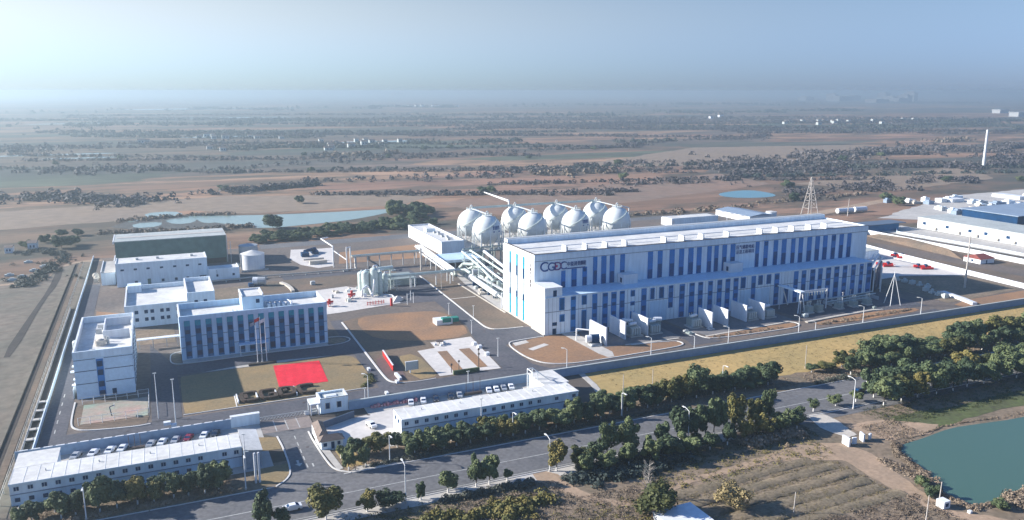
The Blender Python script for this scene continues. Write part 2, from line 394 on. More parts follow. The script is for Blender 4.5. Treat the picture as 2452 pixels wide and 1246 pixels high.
# inner perimeter road
sheet('inner_road', [(-36.5,247),(300,247),(330,252),(330,256.5),(300,255),(262,254),(190,254),(128,254.8),(124,262),(72,260.5),(60,260.5),(-36.5,259.5)], .08, M['asphalt'])
sheet('inner_road', [(-36.5,259.5),(-29.9,259.5),(-29.9,470),(-36.5,470)], .08, M['asphalt'])
sheet('inner_road', [(-6.6,259.5),(2.2,259.5),(2.2,312),(-6.6,345)], .08, M['asphalt'])
sheet('inner_road', [(2.2,301.8),(66,301.8),(71.5,350),(66.5,350),(66.3,316),(2.2,313)], .085, M['asphalt'])
sheet('inner_road', [(65.2,259.8),(72.5,261.5),(69.3,268),(69.7,288.5),(71,346),(66,346)], .09, M['asphalt'])
sheet('inner_road', [(113,255),(126,255),(124,262),(123.9,287),(140,291),(144,292),(143.5,306.8),(126.6,308.2),(125.6,317),(130,420),(130,448),(121.5,448),(119.2,318),(115.8,302),(111.8,261)], .09, M['asphalt'])
sheet('inner_road', [(60,452),(148,445),(148,441),(130,442),(60,440)], .085, M['asphalt'])
sheet('inner_road', [(60,536),(425,538),(425,552),(60,552)], .08, M['asphaltr'])
sheet('inner_road', [(100,368),(119.8,364),(121,400),(104,412)], .085, M['asphalt'])
mk = MB()
for y in range(262,300,8): mk.box(-33.3,-33.0,y,y+3,.085,.10)
mk.build('road_marking', M['mark'], kind='structure')
# office lawn, letters bed, carpet
sheet('lawn', [(4,300.5),(2.8,298),(2.8,263.5),(4,262.2),(58,262),(62,264.5),(65.2,272),(65.5,292),(64,299),(58,301.2)], .12, M['lawn'], 1)
kerb([(60,262),(2.6,261.7)], .35, .24, 0); kerb([(18.7,262),(18.9,273)], .35, .24, 0)
sheet('forecourt_kerb_strip', [(10,301.3),(22,303.5),(40,303.8),(58,301.7),(40,301.3)], .13, M['conc'])
# office apron
kerb([(4.4,330),(.8,329),(.2,322),(.6,316.5),(3.5,314),(20,314.5),(36,315.5),(60,314.8),(66,316),(69.3,320),(67,325),(61,326)], .4, .26)
sheet('planting_bed', [(59.8,316.2),(65,316.8),(67.7,320),(66,323.8),(59.8,325)], .1, M['weed'], 1)
sheet('planting_bed', [(1.2,328),(1.2,317),(4.2,315.5),(4.2,328)], .1, M['weed'])
sheet('paving', [(4.5,314.8),(59,315.2),(59,318.9),(4.5,318.9)], .1, M['conc'])
# sports court by the left block
sheet('planting_bed', [(-29.3,287),(-29.3,268),(-25.5,261.2),(-11,259),(-7,260),(-7,287)], .1, M['brown'], 1)
kerb([(-29.4,287),(-29.4,268),(-28,263),(-24.5,260.3),(-11.3,257.9),(-6.9,258.4)], .5, .3)
# east of the office
sheet('bare_ground', [(71.5,347),(83,353),(118,346),(119.6,320),(115.6,303),(111.5,262),(75,261.5),(69.8,267),(70.2,288)], .06, M['brown'], 0)
sheet('bare_ground', [(77,347),(84,352.5),(107,350),(117.5,345.5),(119,321),(115,304.3),(97,305),(84,311),(76,322)], .10, M['soil'], 1)
sheet('purple_soil', [(71,290),(76,293),(78,283),(77,266),(73.6,263.2),(70.2,267)], .09, mat('purple_brown_soil', (.15,.10,.095), .95, .15, .1), 1)
sheet('dry_turf', [(79,290),(88,292),(88,266),(86,263),(79,263)], .09, M['lawn'], 1)
kerb([(70.9,345.8),(69.9,288.5),(69.5,268),(70.6,263.6),(73,262.1)], .7, .34); kerb([(73,262),(79,260.9),(86,261.3)], .35, .25)
# concrete pad with two planting strips
sheet('concrete_pad', [(97.3,302.2),(115.2,303),(111.3,261.9),(88,262.8),(89.2,293.6),(96.8,294.6)], .16, M['concw'])
sheet('planting_strip', [(96.1,289.7),(99.9,289.2),(97.9,265.2),(94.2,265.6)], .2, M['soil']); sheet('planting_strip', [(104.8,289.3),(109.2,288.8),(107.5,265.4),(103.9,265.7)], .2, M['soil'])
# central road east kerb, soil strip, kerbs
sheet('bare_ground', [(130.2,420),(143.4,398),(143.4,310),(140,307.4),(127,308.8),(126,317)], .11, M['brown'])
kerb([(130,420),(128.3,370),(125.8,318),(126.2,311),(129.5,307.6),(141,307)], .6, .36)
MB().box(128.3,141.5,364.6,365.6,.11,.2).box(142.7,143.5,331,394,.11,.34).build('kerb', M['stonew'], kind='structure')
sheet('process_pad', [(143.6,338),(144.9,336),(153,336),(163,430),(150.8,430),(146,392)], .14, M['conc'])
# planting islands in front of the power hall
sheet('planting_island', [(125.2,287),(124.6,276),(125.5,268),(129,260.5),(136,257),(147.3,256.2),(188,257.6),(190.5,261),(188,264.5),(165,266.5),(165,284),(147,291),(143,291.5)], .12, M['soil'], 1)
kerb([(143,291),(130,290.4),(125.4,288.8),(124.5,276),(125.7,266),(129,259.5),(136,256.2),(147.3,255.4),(180,256.6),(189,257.6),(191,261),(189,264.5),(170,266.5)], .5, .32)
sheet('concrete_walk', [(151.5,292),(157,292),(158.8,262),(156.5,256.8),(153.8,257),(152.6,262)], .16, M['conc'])
sheet('concrete_pad', [(127,284),(134,286),(134,289.3),(127.5,288)], .15, M['conc']); sheet('concrete_pad', [(131,276),(140,280),(139,282.5),(130,278.5)], .15, M['concw'])
sheet('transformer_pad', [(152,268.3),(168,267.8),(192,266.5),(195,268),(195,291.8),(160,291.8),(156,279)], .15, M['padc'])
sheet('transformer_pad', [(206,264.5),(250,267.4),(256,268),(256,291.8),(203,291.8),(203,272)], .15, M['padc'])
MB().strip([(168,267.3),(193,266.2)], 1.0, .1, .25).strip([(205,263.9),(252,267.2)], 1.2, .1, .25).build('kerb', M['stonew'], kind='structure')
sheet('planting_island', [(203,263.5),(208,259.5),(244,259.2),(252,261.5),(252,266),(207,263.8)], .13, M['soil'], 1)
kerb([(203,272),(202.5,264),(206,259.5),(244,258.6),(252,260),(254,264),(252,267)], .45, .32)
sheet('asphalt_yard', [(192,291.9),(200,291.9),(203,262),(208,256),(192,256),(194,262)], .1, M['asphalt'])
sheet('substation_yard', [(258,291.8),(332,291.8),(332,262),(262,264.5)], .1, M['asphalt'])
sheet('planting_island', [(259,262),(300,265),(322,262),(322,257),(300,256.2),(262,256)], .13, M['soil'], 1)
MB().strip([(258,263),(275,264.6),(300,266.2),(306,265)], 1.6, .13, .5).build('kerb', M['stonew'], kind='structure')
# right-hand yard
sheet('concrete_yard', [(344,310),(372.5,313),(406.5,299.5),(418.6,308),(421,357),(415.5,380),(400,372),(384,343),(344,340)], .12, M['concw'])
sheet('dark_turf', [(345,309.5),(372,312),(406,298.5),(404,266),(358,262),(345,262)], .1, M['weed'])
sheet('bare_ground', [(358,262),(420,264),(423,248),(345,247.5),(345,258)], .11, M['soil'])
sheet('dirt_lane', [(420,380),(460,419),(464.5,365),(466,305),(466,246),(409,246),(412,300),(417,355)], .06, M['brown'])
sheet('dirt_lane', [(424,372),(440,392),(450,330),(450,246),(436,246),(430,330)], .09, M['yard'])
sheet('terrace', [(480,437),(516,437),(519,260),(489,260)], .10, M['conc'])
sheet('scrap_yard', [(530,470),(700,545),(900,560),(900,380),(640,400),(560,448)], .08, M['conc'], jit=3)
sheet('dirt_lane', [(466,505),(640,560),(640,548),(470,492)], .09, M['sand'])
# process area pads
sheet('process_pad', [(66,361.5),(73,361.9),(104,367.9),(105,381),(95,402),(87.4,412.1),(71.6,409.4)], .15, M['concw'])
sheet('concrete_pad', [(71.9,496.6),(77.1,526),(94,522.5),(103,522.3),(92.5,466),(82.8,463.2),(75.1,476)], .13, M['concw'])
sheet('bare_ground', [(44,413),(96,414),(100,438),(44,440)], .08, M['brown'])
sheet('bare_ground', [(104,505),(158,512),(150,468),(96,470)], .1, M['soil'])
sheet('lawn', [(11,432),(40,436),(44,400),(24,400),(24,412)], .1, M['weed'])
sheet('lawn', [(-12,346),(3,345),(3,368),(-12,368)], .1, M['weed']); sheet('lawn', [(-29,345),(-17,348),(-17,400),(-29,410)], .1, M['soil'])
sheet('sphere_yard', [(172,470),(310,470),(310,528),(172,528)], .12, M['conc'])
# south: rows, track, shade ground, pond
sheet('sandy_ground', [(96,164),(118,158),(150,161),(164,166),(176,166),(182,158),(176,146),(174,136),(182,128),(200,108),(196,90),(100,90),(94,150)], .05, M['weed'])
sheet('dirt_track', [(146,164.5),(165,166.5),(176,163),(178.5,154),(175.5,143),(172.8,133),(171.5,122),(182,112),(200,92),(190,92),(172,112),(166.5,126),(167,143),(168.5,154),(150,161),(120,159.5),(112,157.5),(112,160.5)], .08, M['sand'], 1, jit=.8)
for k, (x0,y0,x1,y1) in enumerate(((113,155.6,160,157.6),(112,150.2,164,152.6),(111,145.4,165,147.2),(110.5,140.9,165,142.4),(110.5,136.6,165,138.2),(110.5,132.5,168,134))):
    b = MB(); n = 26; hw = 1.9
    prof = [(-hw,0),(-hw*.8,.14),(0,.22),(hw*.8,.14),(hw,0)]
    vs = []
    for i in range(n+1):
        t = i/n; 
        for dy, z in prof: vs.append((x0+(x1-x0)*t, y0+(y1-y0)*t+dy+random.uniform(-.35,.35), .06+z*(1+random.uniform(-.7,.7))))
    fs = [(i*5+j,(i+1)*5+j,(i+1)*5+j+1,i*5+j+1) for i in range(n) for j in range(4)]
    b._a(vs, fs, True); b.build('field_bed', M['bed'], kind='structure')
sheet('footpath', [(84,181),(92,181),(92.5,170),(97,160),(108,157),(108,155),(96,157),(90,166)], .07, M['sand'], 1)
sheet('grass_bank', [(206,171),(232,169),(300,170),(300,160),(252,160.5),(232,160.8),(212,158.8),(203,159.5),(196,166)], .07, mat('green_bank', (.10,.13,.04), .95, .25, .08, col2=(.07,.07,.04)), 1, jit=1)
sheet('dirt_bank', [(186,171),(200,170.5),(214,160.5),(206,156.5),(190,158)], .1, M['sand'], 1, jit=.8)
wm = bpy.data.materials.new('pond_water'); wm.use_nodes = True; p_ = wm.node_tree.nodes['Principled BSDF']
p_.inputs['Base Color'].default_value = (.065,.125,.095,1); p_.inputs['Roughness'].default_value = .12; p_.inputs['IOR'].default_value = 1.33
nn = wm.node_tree.nodes.new('ShaderNodeTexNoise'); nn.inputs['Scale'].default_value = .35; nn.inputs['Detail'].default_value = 6; bb = wm.node_tree.nodes.new('ShaderNodeBump'); bb.inputs['Strength'].default_value = .5; bb.inputs['Distance'].default_value = .1
wm.node_tree.links.new(nn.outputs['Fac'], bb.inputs['Height']); wm.node_tree.links.new(bb.outputs[0], p_.inputs['Normal'])
MATS['water'] = wm
sheet('pond_water', [(200,155),(214,157.2),(224,156),(243,153.3),(300,154),(340,140),(320,90),(230,84),(212,106),(206,121),(199,123),(187,120.5),(177.5,121.5),(176.3,128.5),(180,135.5),(183,142),(186.0,149.5),(190,154.5)], .10, wm, 2)
def bank(pts, w0, h, m):
    pts = chaikin(pts, 2); q = []
    for a_, b_ in zip(pts, pts[1:]):
        A_, B_ = Vector(a_), Vector(b_); n_ = max(1, int((B_-A_).length/1.2))
        for k_ in range(n_): q.append(tuple(A_.lerp(B_, k_/n_)+Vector((random.uniform(-.5,.5), random.uniform(-.5,.5)))))
    return MB().strip(q, w0, .03, h).build('pond_bank', m, kind='structure')
# far ponds
def waterm(name, c, r=.2):
    m = bpy.data.materials.new(name); m.use_nodes = True; p = m.node_tree.nodes['Principled BSDF']
    p.inputs['Base Color'].default_value = (*c,1); p.inputs['Roughness'].default_value = r; MATS[name] = m; return m
FW = waterm('far_pond_water', (.22,.30,.27), .22)
sheet('long_pond_water', [(14,712),(30,680),(56,640),(72,618),(100,622),(140,632),(172,654),(196,678),(176,680),(114,682),(70,690)], .12, FW, 1)
sheet('marsh_ground', [(-40,655),(66,630),(44,706),(-10,722)], .10, mat('reed_marsh', (.10,.095,.085), .95, .3, .06, col2=(.055,.06,.06)), 1)
for pts in ([(-10,738),(14,742),(22,716),(-6,706)], [(-18,682),(4,684),(2,660),(-16,658)], [(4,694),(28,698),(28,670),(12,664)], [(28,684),(44,690),(44,664),(34,660)], [(-20,700),(-14,702),(-14,692),(-21,690)]):
    sheet('marsh_pool_water', pts, .14, FW, 1)
sheet('small_pond_water', [(514,656),(560,668),(566,640),(552,610),(514,612),(500,632)], .12, waterm('blue_pond_water', (.12,.25,.30), .4), 2)
for x, y, a, b in ((-160,1490,110,9),(-95,1400,60,8),(140,1930,90,14),(-200,2900,150,22),(420,1620,110,16),(330,5000,500,110),(14000,23500,3200,900),(300,3300,240,40)):
    sheet('far_pond_water', [(x+a*math.cos(t),y+b*math.sin(t)*1.6) for t in [2*math.pi*i/12 for i in range(12)]], .14, FW)
# named field parcels near the site
for pts, mm in (([(-37,700),(-120,690),(-260,620),(-300,760),(60,830),(260,760),(200,700),(70,700),(20,742)], mat('tan_fallow', (.235,.17,.115), .95, .14, .012, col2=(.21,.16,.12), scale2=.1)),
                ([(230,700),(420,760),(640,820),(620,700),(420,640),(260,600)], mat('pink_fallow', (.24,.145,.10), .95, .15, .01, col2=(.19,.14,.105), scale2=.1)),
                ([(640,690),(1000,760),(900,640),(700,600)], mat('tan_fallow', (0,0,0))), 
                ([(520,980),(900,1220),(1250,1150),(1000,960),(700,900)], mat('tan_fallow', (0,0,0)))):
    sheet('fallow_field', pts, .05, mm, 1, jit=6)
# left dirt road, ditch, banks
sheet('dirt_road', [(-32,541),(-45.6,542),(-56,526),(-60.5,494),(-72,490),(-100,493),(-100,488),(-71,485.5),(-58,489.5),(-53.5,522),(-45,537.5),(-32,536)], .08, M['sand'], 1)
sheet('ditch', [(-45.9,100),(-44.7,100),(-44.2,406),(-44.4,536),(-45.9,536)], .07, M['mud'])
MB().strip([(-47.2,100),(-46.9,530)], 2.0, .05, .5).build('spoil_bank', M['westsoil'], kind='structure')
MB().strip([(-43.2,100),(-43.0,530)], 1.6, .05, .35).build('spoil_bank', M['brown'], kind='structure')
sheet('dark_verge', [(-52,532),(-50.2,482),(-53.5,440),(-55,350),(-59,350),(-56.6,412),(-54,470),(-54.5,520)], .08, M['mud'], 1)
for k in range(26):      # west field furrows, their shadow drawn as flat brown strips
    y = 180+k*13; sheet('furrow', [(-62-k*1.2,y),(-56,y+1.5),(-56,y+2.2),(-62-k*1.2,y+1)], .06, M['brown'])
# haze: the thin winter air
hz = MB().box(-40000,40000,-3000,45000,-1,104.9)
hm = bpy.data.materials.new('haze'); hm.use_nodes = True; hn = hm.node_tree; 
for n in list(hn.nodes):
    if n.type == 'BSDF_PRINCIPLED': hn.nodes.remove(n)
pv = hn.nodes.new('ShaderNodeVolumePrincipled'); pv.inputs['Color'].default_value = (.52,.65,.72,1); pv.inputs['Density'].default_value = .00025
pv.inputs['Anisotropy'].default_value = .52
hn.links.new(pv.outputs[0], [n for n in hn.nodes if n.type=='OUTPUT_MATERIAL'][0].inputs['Volume'])
MATS['haze'] = hm
HAZE = hz.build('haze', hm, kind='stuff')
# ================================================================ BUILDINGS
def jbox(mb, x0, x1, y0, y1, z0, z1): return mb.box(x0, x1, y0, y1, z0, z1)
def B(name, parent, m, *boxes, **k):
    first = None
    for q in boxes:
        o = MB().box(*q).build(name, m, parent, **k); first = first or o
    return first
# ---- the long power hall
PH = thing('power_hall', 'long white power hall striped in blue glass with a company logo on its front', 'power hall', (240, 315, 0))
B('lower_block', PH, M['wall'], (144, 327.2, 292, 304.5, 0, 16.0))
B('upper_block', PH, M['wall'], (145, 335.5, 304.5, 338, 0, 31.2))
B('sunlit_gable_skin', PH, M['white'], (144.93,145,304.6,338,0,31.2), (143.93,144,292,304.5,0,16.0))  # same panels as the fronts; sunlight on them given as plain white
B('end_block', PH, M['wall'], (335.5, 340, 318, 338, 0, 18))
B('ledge', PH, M['offwall'], (143.9, 327.3, 291.7, 304.45, 16.0, 16.35))
roof = B('roof', PH, M['roof'], (145.6, 335, 305.2, 334.4, 31.2, 31.45))
MB().strip([(146,321),(334.6,321)], .5, 31.45, 31.75).strip([(146,313.5),(334.6,313.5)], .3, 31.45, 31.6).build('roof_ridge', M['white'], roof)
B('parapet', PH, M['wall'], (144.9, 335.6, 304.45, 305.1, 31.2, 32.0), (335.0, 335.6, 305.1, 334.4, 31.2, 32.0))
B('parapet', PH, M['white'], (144.9, 145.5, 305.1, 334.4, 31.2, 32.0))
B('coping', PH, M['cap'], (144.8, 335.7, 304.35, 305.2, 32.0, 32.2), (144.8, 145.6, 305.2, 338, 32.0, 32.2))
B('rear_parapet', PH, M['wall'], (145.6, 335.6, 334.4, 338.5, 31.2, 33.6))
B('gutter', PH, M['steel'], (145.6, 335.6, 335.2, 338.4, 33.6, 33.8))
for x in (162.3,172.4,182.6,192.8,214,224,235,249.8,269.9,279.8,290,301,311.4):
    r = B('roof_vent', PH, M['white'], (x-.25, x+.35, 308.6, 312.4, 31.45, 33.9)); B('vent_shadow', r, M['dark'], (x+.353, x+1.0, 309.2, 311.8, 31.45, 33.3))  # dark box right of each white slab stands for its shadow
B('band', PH, M['wall'], (144.8, 335.7, 304.2, 304.45, 29.2, 31.6)); B('joint', PH, M['seam'], (144.95, 335.6, 304.36, 304.5, 28.95, 29.15))
for x in range(152, 334, 9): 
    if x>300: continue
up = [(158,159.6,14.5,24),(163,165.1,14.5,24.4),(168.4,170.2,14.5,24.8),(173.7,175.3),(177.8,179.9),(182.1,184.1),(187.5,189.4),(202.0,204.2),(207.3,209.4),(213.7,216.0),(219.0,221.2),(224.1,226.5),
 (228.9,231.1),(234.8,236.8),(238.9,240.8),(243.5,245.6),(248.3,250.6),(263.2,265.0),(268.3,270.4),(274.3,276.5),(279.4,281.8),(285.3,287.4),(290.1,292.4),(295.5,298.0),(300.8,303.2),(305.9,308.3),(311.5,313.8),(316.8,319.1),(322.1,324.3)]
rr = random.Random(3)
for q in up:
    a, b = q[0], q[1]; z0, z1 = (q[2]+2, q[3]) if len(q) > 2 else (16.4, 28.8)
    s_ = B('glass_strip', PH, M['blue'], (a-.22, b+.22, 304.30, 304.62, z0, z1))
    zs = z0+(z1-z0)*rr.uniform(.30,.55)
    B('pane', s_, M['hallpane'], (a-.02, b+.02, 304.24, 304.31, z0+.1, zs))
    if rr.random() < .2: B('pane', s_, M['hallpane'], (a+.12, b-.12, 304.24, 304.31, z1-rr.uniform(2.0,3.2), z1-.4))
lo = [(150.8,152.8,10.2,15.6),(151,153,5.2,8.4),(156.2,158.2),(161.4,163.4,11.5,15.6),(161.4,163.4,.5,9.2),(166.5,168.5),(171.5,173.7),(175.8,178.0),(180.0,182.1),(185.5,187.3,12.6,15.4),(185.5,187.3,8.6,10.4),(185.5,187.3,.5,6),(191.0,193.2),(195.6,197.4,10.3,15.4),(200.2,202.3,10.3,15.4),
 (205.2,207.2,5.4,15.6),(211.0,213.4),(216.3,218.7),(221.1,223.3),(226.6,228.7),(231.7,233.9),(236.3,238.5),(240.9,243.2),(245.1,247.4,10.3,15.6),(251.2,253.3),(255.3,257.4,11,15.6),(260.1,262.4,11,15.6),(264.9,267.3),(271.0,273.4,.5,9),(276.7,278.9),(281.5,283.8),(286.8,289.5),(291.8,294.1),(296.9,299.5),(302.2,304.9),(307.7,310.1),(313.3,315.7),(318.9,320.9),(323.8,326.5)]
for q in lo:
    a, b = q[0], q[1]; z0, z1 = (q[2], q[3]) if len(q) > 2 else (.4, 15.6)
    s_ = B('glass_strip', PH, M['blue'], (a-.2, b+.2, 291.82, 292.12, z0, z1))
    if z1-z0 > 9:
        z = z0+.3
        while z < z1-1:
            h = rr.uniform(1.4,3.0); B('pane', s_, M['hallpane'], (a+.12, b-.12, 291.76, 291.83, z, min(z+h, z1-.2))); z += h+rr.uniform(1.2,3.4)
    else: B('pane', s_, M['hallpane'], (a+.12, b-.12, 291.76, 291.83, z0+.2, z1-.4))
jb = MB(); xs = [144]+[v for q in lo if len(q) == 2 for v in q[:2]]+[327.1]
for i in range(0, len(xs)-1, 2): jb.box(xs[i]+.05, xs[i+1]-.05, 291.93, 292.03, 9.75, 9.97)
jb.build('joint', M['seam'], PH, kind='stuff')
jb = MB()
for i in range(0, len(xs)-1, 2):
    x = xs[i]+1.6
    while x < xs[i+1]-1.2: jb.box(x, x+.07, 291.95, 292.02, .3, 15.8); x += 1.9
jb.build('panel_seam', M['seam'], PH, kind='stuff')
for y in (329.7, 322.3, 315.2):
    s_ = B('glass_strip', PH, M['teal'], (144.72, 145.05, y-.75, y+.75, .6, 29.2))
    B('pane', s_, M['dark'], (144.66, 144.73, y-.7, y+.7, 19.5, 24.0)); B('pane', s_, M['steel'], (144.66, 144.73, y-.7, y+.7, 12.5, 19.5)); B('pane', s_, M['dark'], (144.66, 144.73, y-.7, y+.7, 9.7, 12.4))
B('joint', PH, M['cap'], (144.9, 145.02, 304.6, 337.9, 9.4, 9.55), (144.9,145.02,304.6,337.9,29.6,29.75))
B('vent_strip', PH, M['steel'], (143.88, 144.05, 300.3, 301, 1, 15.5), (143.88,144.05,296.6,297.3,1,15.5))
B('plinth', PH, M['stonew'], (143.5, 144, 292, 304.5, 0, .5), (144.4,145,304.5,338,0,.6))
tw = B('stair_tower', PH, M['wall'], (143.9, 152, 292.1, 303.9, 16.3, 20.0)); B('tower_roof', tw, M['white'], (143.8, 152.1, 292, 304, 20.0, 20.3)); B('door', tw, M['dark'], (147.8, 149.4, 291.98, 292.12, 16.4, 19))
for x in (186, 244.2):
    b_ = B('ledge_box', PH, M['white'], (x, x+7.2, 299, 304.2, 16.35, 20.6)); B('door', b_, M['dark'], (x-.06, x+.02, 300.5, 302, 16.9, 19.0))
B('blank_door', PH, M['offwall'], (195.5,204.3,291.86,292.02,.1,9.2), (245,262,291.86,292.02,.1,9.2))
B('door', PH, M['dark'], (147.6,149.2,291.9,292.05,.1,2.6)); B('window', PH, M['dark'], (147.4,149.6,291.9,292.05,3.8,5.3))
# lettering
lg = M['logo']
text('C', 6.0, lg, PH, (147.4, 304.30, 24.4), (math.pi/2,0,0), 'logo_letter', .15)
text('G', 5.2, lg, PH, (151.0, 304.30, 24.5), (math.pi/2,0,0), 'logo_letter', .15)
text('D', 5.2, M['logop'], PH, (154.2, 304.28, 24.5), (math.pi/2,0,0), 'logo_letter', .15)
text('C', 5.0, lg, PH, (157.0, 304.30, 24.6), (math.pi/2,0,0), 'logo_letter', .15)
B('logo_dot', PH, M['logor'], (155.0, 155.9, 304.05, 304.2, 25.8, 26.8))
text('中能建数科', 2.2, lg, PH, (160.4, 304.30, 25.9), (math.pi/2,0,0), 'lettering', .08, .78)
text('集团', 2.2, lg, PH, (167.2, 304.30, 25.9), (math.pi/2,0,0), 'lettering', .08, .6)
B('lettering_line', PH, lg, (160.4, 169.4, 304.2, 304.32, 24.55, 25.0))
text('压气储能电站', 2.1, lg, PH, (251.3, 304.30, 26.2), (math.pi/2,0,0), 'lettering', .08, .84)
text('示范工程项目', 2.1, lg, PH, (251.3, 304.30, 23.9), (math.pi/2,0,0), 'lettering', .08, .84)
for k, ch in enumerate('压缩空气储能'): text(ch, 1.7, M['cap'], PH, (144.86, 309.1, 26.2-k*1.75), (math.pi/2,0,-math.pi/2), 'lettering', .05)
for k, ch in enumerate('国家示范工程项目'): text(ch, 1.7, M['steel'], PH, (144.86, 312.6, 23.8-k*1.75), (math.pi/2,0,-math.pi/2), 'lettering', .05)

# ---- office block
OF = thing('office_block', 'three storey office block with dark blue window strips and a roof penthouse', 'office building', (32, 330, 0))
B('walls', OF, M['offwall'], (4.5, 59.5, 319, 339.6, 0, 14.6))
B('roof', OF, M['roof'], (5.05, 58.95, 319.45, 339.05, 14.6, 14.85))
B('parapet', OF, M['offwall'], (4.4, 59.6, 318.85, 319.4, 14.62, 17.1), (5, 59, 339.1, 339.7, 14.6, 17.1)); B('parapet', OF, M['white'], (4.4, 5.0, 319.4, 339.7, 14.6, 17.1), (59.0, 59.6, 319.4, 339.7, 14.6, 17.1))
for i in range(14):
    a = 6.15+3.845*i; b = a+1.9
    s_ = B('glass_strip', OF, M['navy'], (a-.1, b+.1, 318.80, 319.1, .5, 15.3)); B('top_panel', s_, M['teal'], (a-.05, b+.05, 318.72, 318.79, 13.2, 15.2))
    for z in (1.0, 5.4, 9.9):
        B('pane', s_, M['dark'], (a+.1, b-.1, 318.73, 318.81, z+rr.uniform(0,.8), z+rr.uniform(1.7,2.6)))
jb = MB()
for i in range(15):
    a = 4.5 if i == 0 else 6.15+3.845*(i-1)+1.9; b = 6.15+3.845*i if i < 14 else 59.4
    for z in (4.75, 9.05): jb.box(a+.05, b-.05, 318.9, 319.03, z, z+.2)
jb.build('joint', M['seam'], OF, kind='stuff')
pt = B('penthouse', OF, M['offwall'], (28, 36, 326, 337.5, 14.8, 20.6)); B('parapet', pt, M['white'], (27.8,28.3,325.9,337.7,20.6,21.4), (35.7,36.2,325.9,337.7,20.6,21.4), (28.3,35.7,337.2,337.7,20.6,21.4)); B('roof', pt, M['roof'], (28.3,35.7,326.1,337.2,20.6,20.75))
B('window', pt, M['dark'], (33.2,34.6,325.93,326.05,17.8,19.4)); B('door', pt, M['dark'], (35.95,36.1,328,331,16,18.6))
for k in range(9):
    x = 37.6+ (k%5)*1.9; y = 326.5+(k//5)*4.5; u = B('air_unit', OF, M['white'], (x, x+1.2, y, y+1.6, 14.85, 16.6)); B('fan_grille', u, M['dark'], (x+1.2,x+1.26,y+.3,y+1.3,15.2,16.4))
MB().path([(46,322,16.1),(47,327,16.4),(46.2,331,16.4),(44,332,16.3)], .45, 8).build('duct', M['white'], OF)
MB().path([(23.5,322.5,16),(27.8,322.6,16)], .4, 8).tube((24,322,15.8),(24,322,17.2),.25).tube((25.5,322,15.8),(25.5,322,17.0),.25).build('pipe', M['white'], OF)
cp = B('entrance_canopy', OF, M['offwall'], (25, 36, 315.6, 318.8, 4.0, 4.35)); B('canopy_post', cp, M['wsteel'], (25.2,25.5,315.8,316.1,.1,4), (35.5,35.8,315.8,316.1,.1,4))
B('side_window', OF, M['dark'], (59.5,59.62,323,325,2,3.6),(59.5,59.62,323,325,6.4,8),(59.5,59.62,323,325,10.8,12.4),(59.5,59.62,330,332,2,3.6),(59.5,59.62,330,332,6.4,8),(59.5,59.62,330,332,10.8,12.4))

# ---- dormitory block on the left
LB = thing('dormitory_block', 'tall pale blue left block with a central glass strip and walled white roof', 'building', (-20, 312, 0))
B('walls', LB, mat('pale_blue_cladding', (.64,.79,.90), .5, .06, .1), (-28.9, -11.3, 290, 336.2, 0, 13.9))
B('roof', LB, M['roof'], (-28.35, -11.85, 290.55, 335.65, 13.9, 14.05))
B('parapet', LB, M['wall'], (-29, -11.2, 289.9, 290.5, 13.92, 16.3), (-28.4,-11.8,335.7,336.3,13.9,16.3)); B('parapet', LB, M['white'], (-29,-28.4,290.5,336.3,13.9,16.3), (-11.8,-11.2,290.5,336.3,13.9,16.3))
B('joint', LB, M['seam'], (-28.9,-22.4,289.93,290.02,13.3,13.5),(-19.9,-11.3,289.93,290.02,13.3,13.5),(-28.9,-22.4,289.93,290.02,9.35,9.6),(-19.9,-11.3,289.93,290.02,9.35,9.6),(-28.9,-22.4,289.93,290.02,5.0,5.25),(-19.9,-11.3,289.93,290.02,5.0,5.25))
s_ = B('glass_strip', LB, M['blue'], (-22.3,-20.2,289.82,290.1,.3,13.2))
for z in (.4,3.6,7.6,10.6): B('pane', s_, M['dark'], (-22.1,-20.4,289.76,289.83,z,z+1.9))
B('window', LB, M['dark'], (-18.3,-17,289.9,290.04,.3,2.4)); B('roof_screen', LB, M['white'], (-20.4,-12.2,311,311.4,14.05,16.9),(-20.8,-20.4,311,329,14.05,16.9),(-20.4,-12.2,328.6,329,14.05,16.9))
dm = MB().ball((-21.4,303.2,14.9), 1.7, 16, 8, .9, 0, 90).tube((-21.4,303.2,14.0),(-21.4,303.2,15.9),1.75,16).build('roof_dome', M['stonew'], LB)
MB().tube((-19,304,14.0),(-19,304,16.6),.5,10).tube((-19.9,307,14.0),(-19.9,307,16.2),.4,10).box(-23.5,-21.5,318,319.5,14.05,15.9).box(-23.2,-21.2,324,325.4,14.05,15.8).box(-24.2,-22.4,293,294,14.05,15.7).build('roof_pipes', M['steel'], LB)
for z in (1.6,6.2,10.6):
    for y in (294,300,306,312,318,324,330): B('side_window', LB, M['dark'], (-11.3,-11.18,y,y+1.8,z,z+1.7))
B('side_balcony', LB, M['white'], (-30.2,-28.9,291,293,4.4,4.7),(-30.2,-28.9,291,293,9,9.3),(-30.2,-28.9,297,299,4.4,4.7),(-30.2,-28.9,297,299,9,9.3),(-30.1,-29.9,291,299,0,3.2))
CR = thing('link_canopy', 'thin white covered walkway linking the left block to the office', 'canopy', (-3,341,0))
B('canopy_roof', CR, M['white'], (-11.2,4.4,339.4,342.0,3.7,4.0)); 
for x in (-10.5,-5.5,-.5,3.6): B('canopy_post', CR, M['steel'], (x,x+.25,339.7,339.95,.1,3.7))
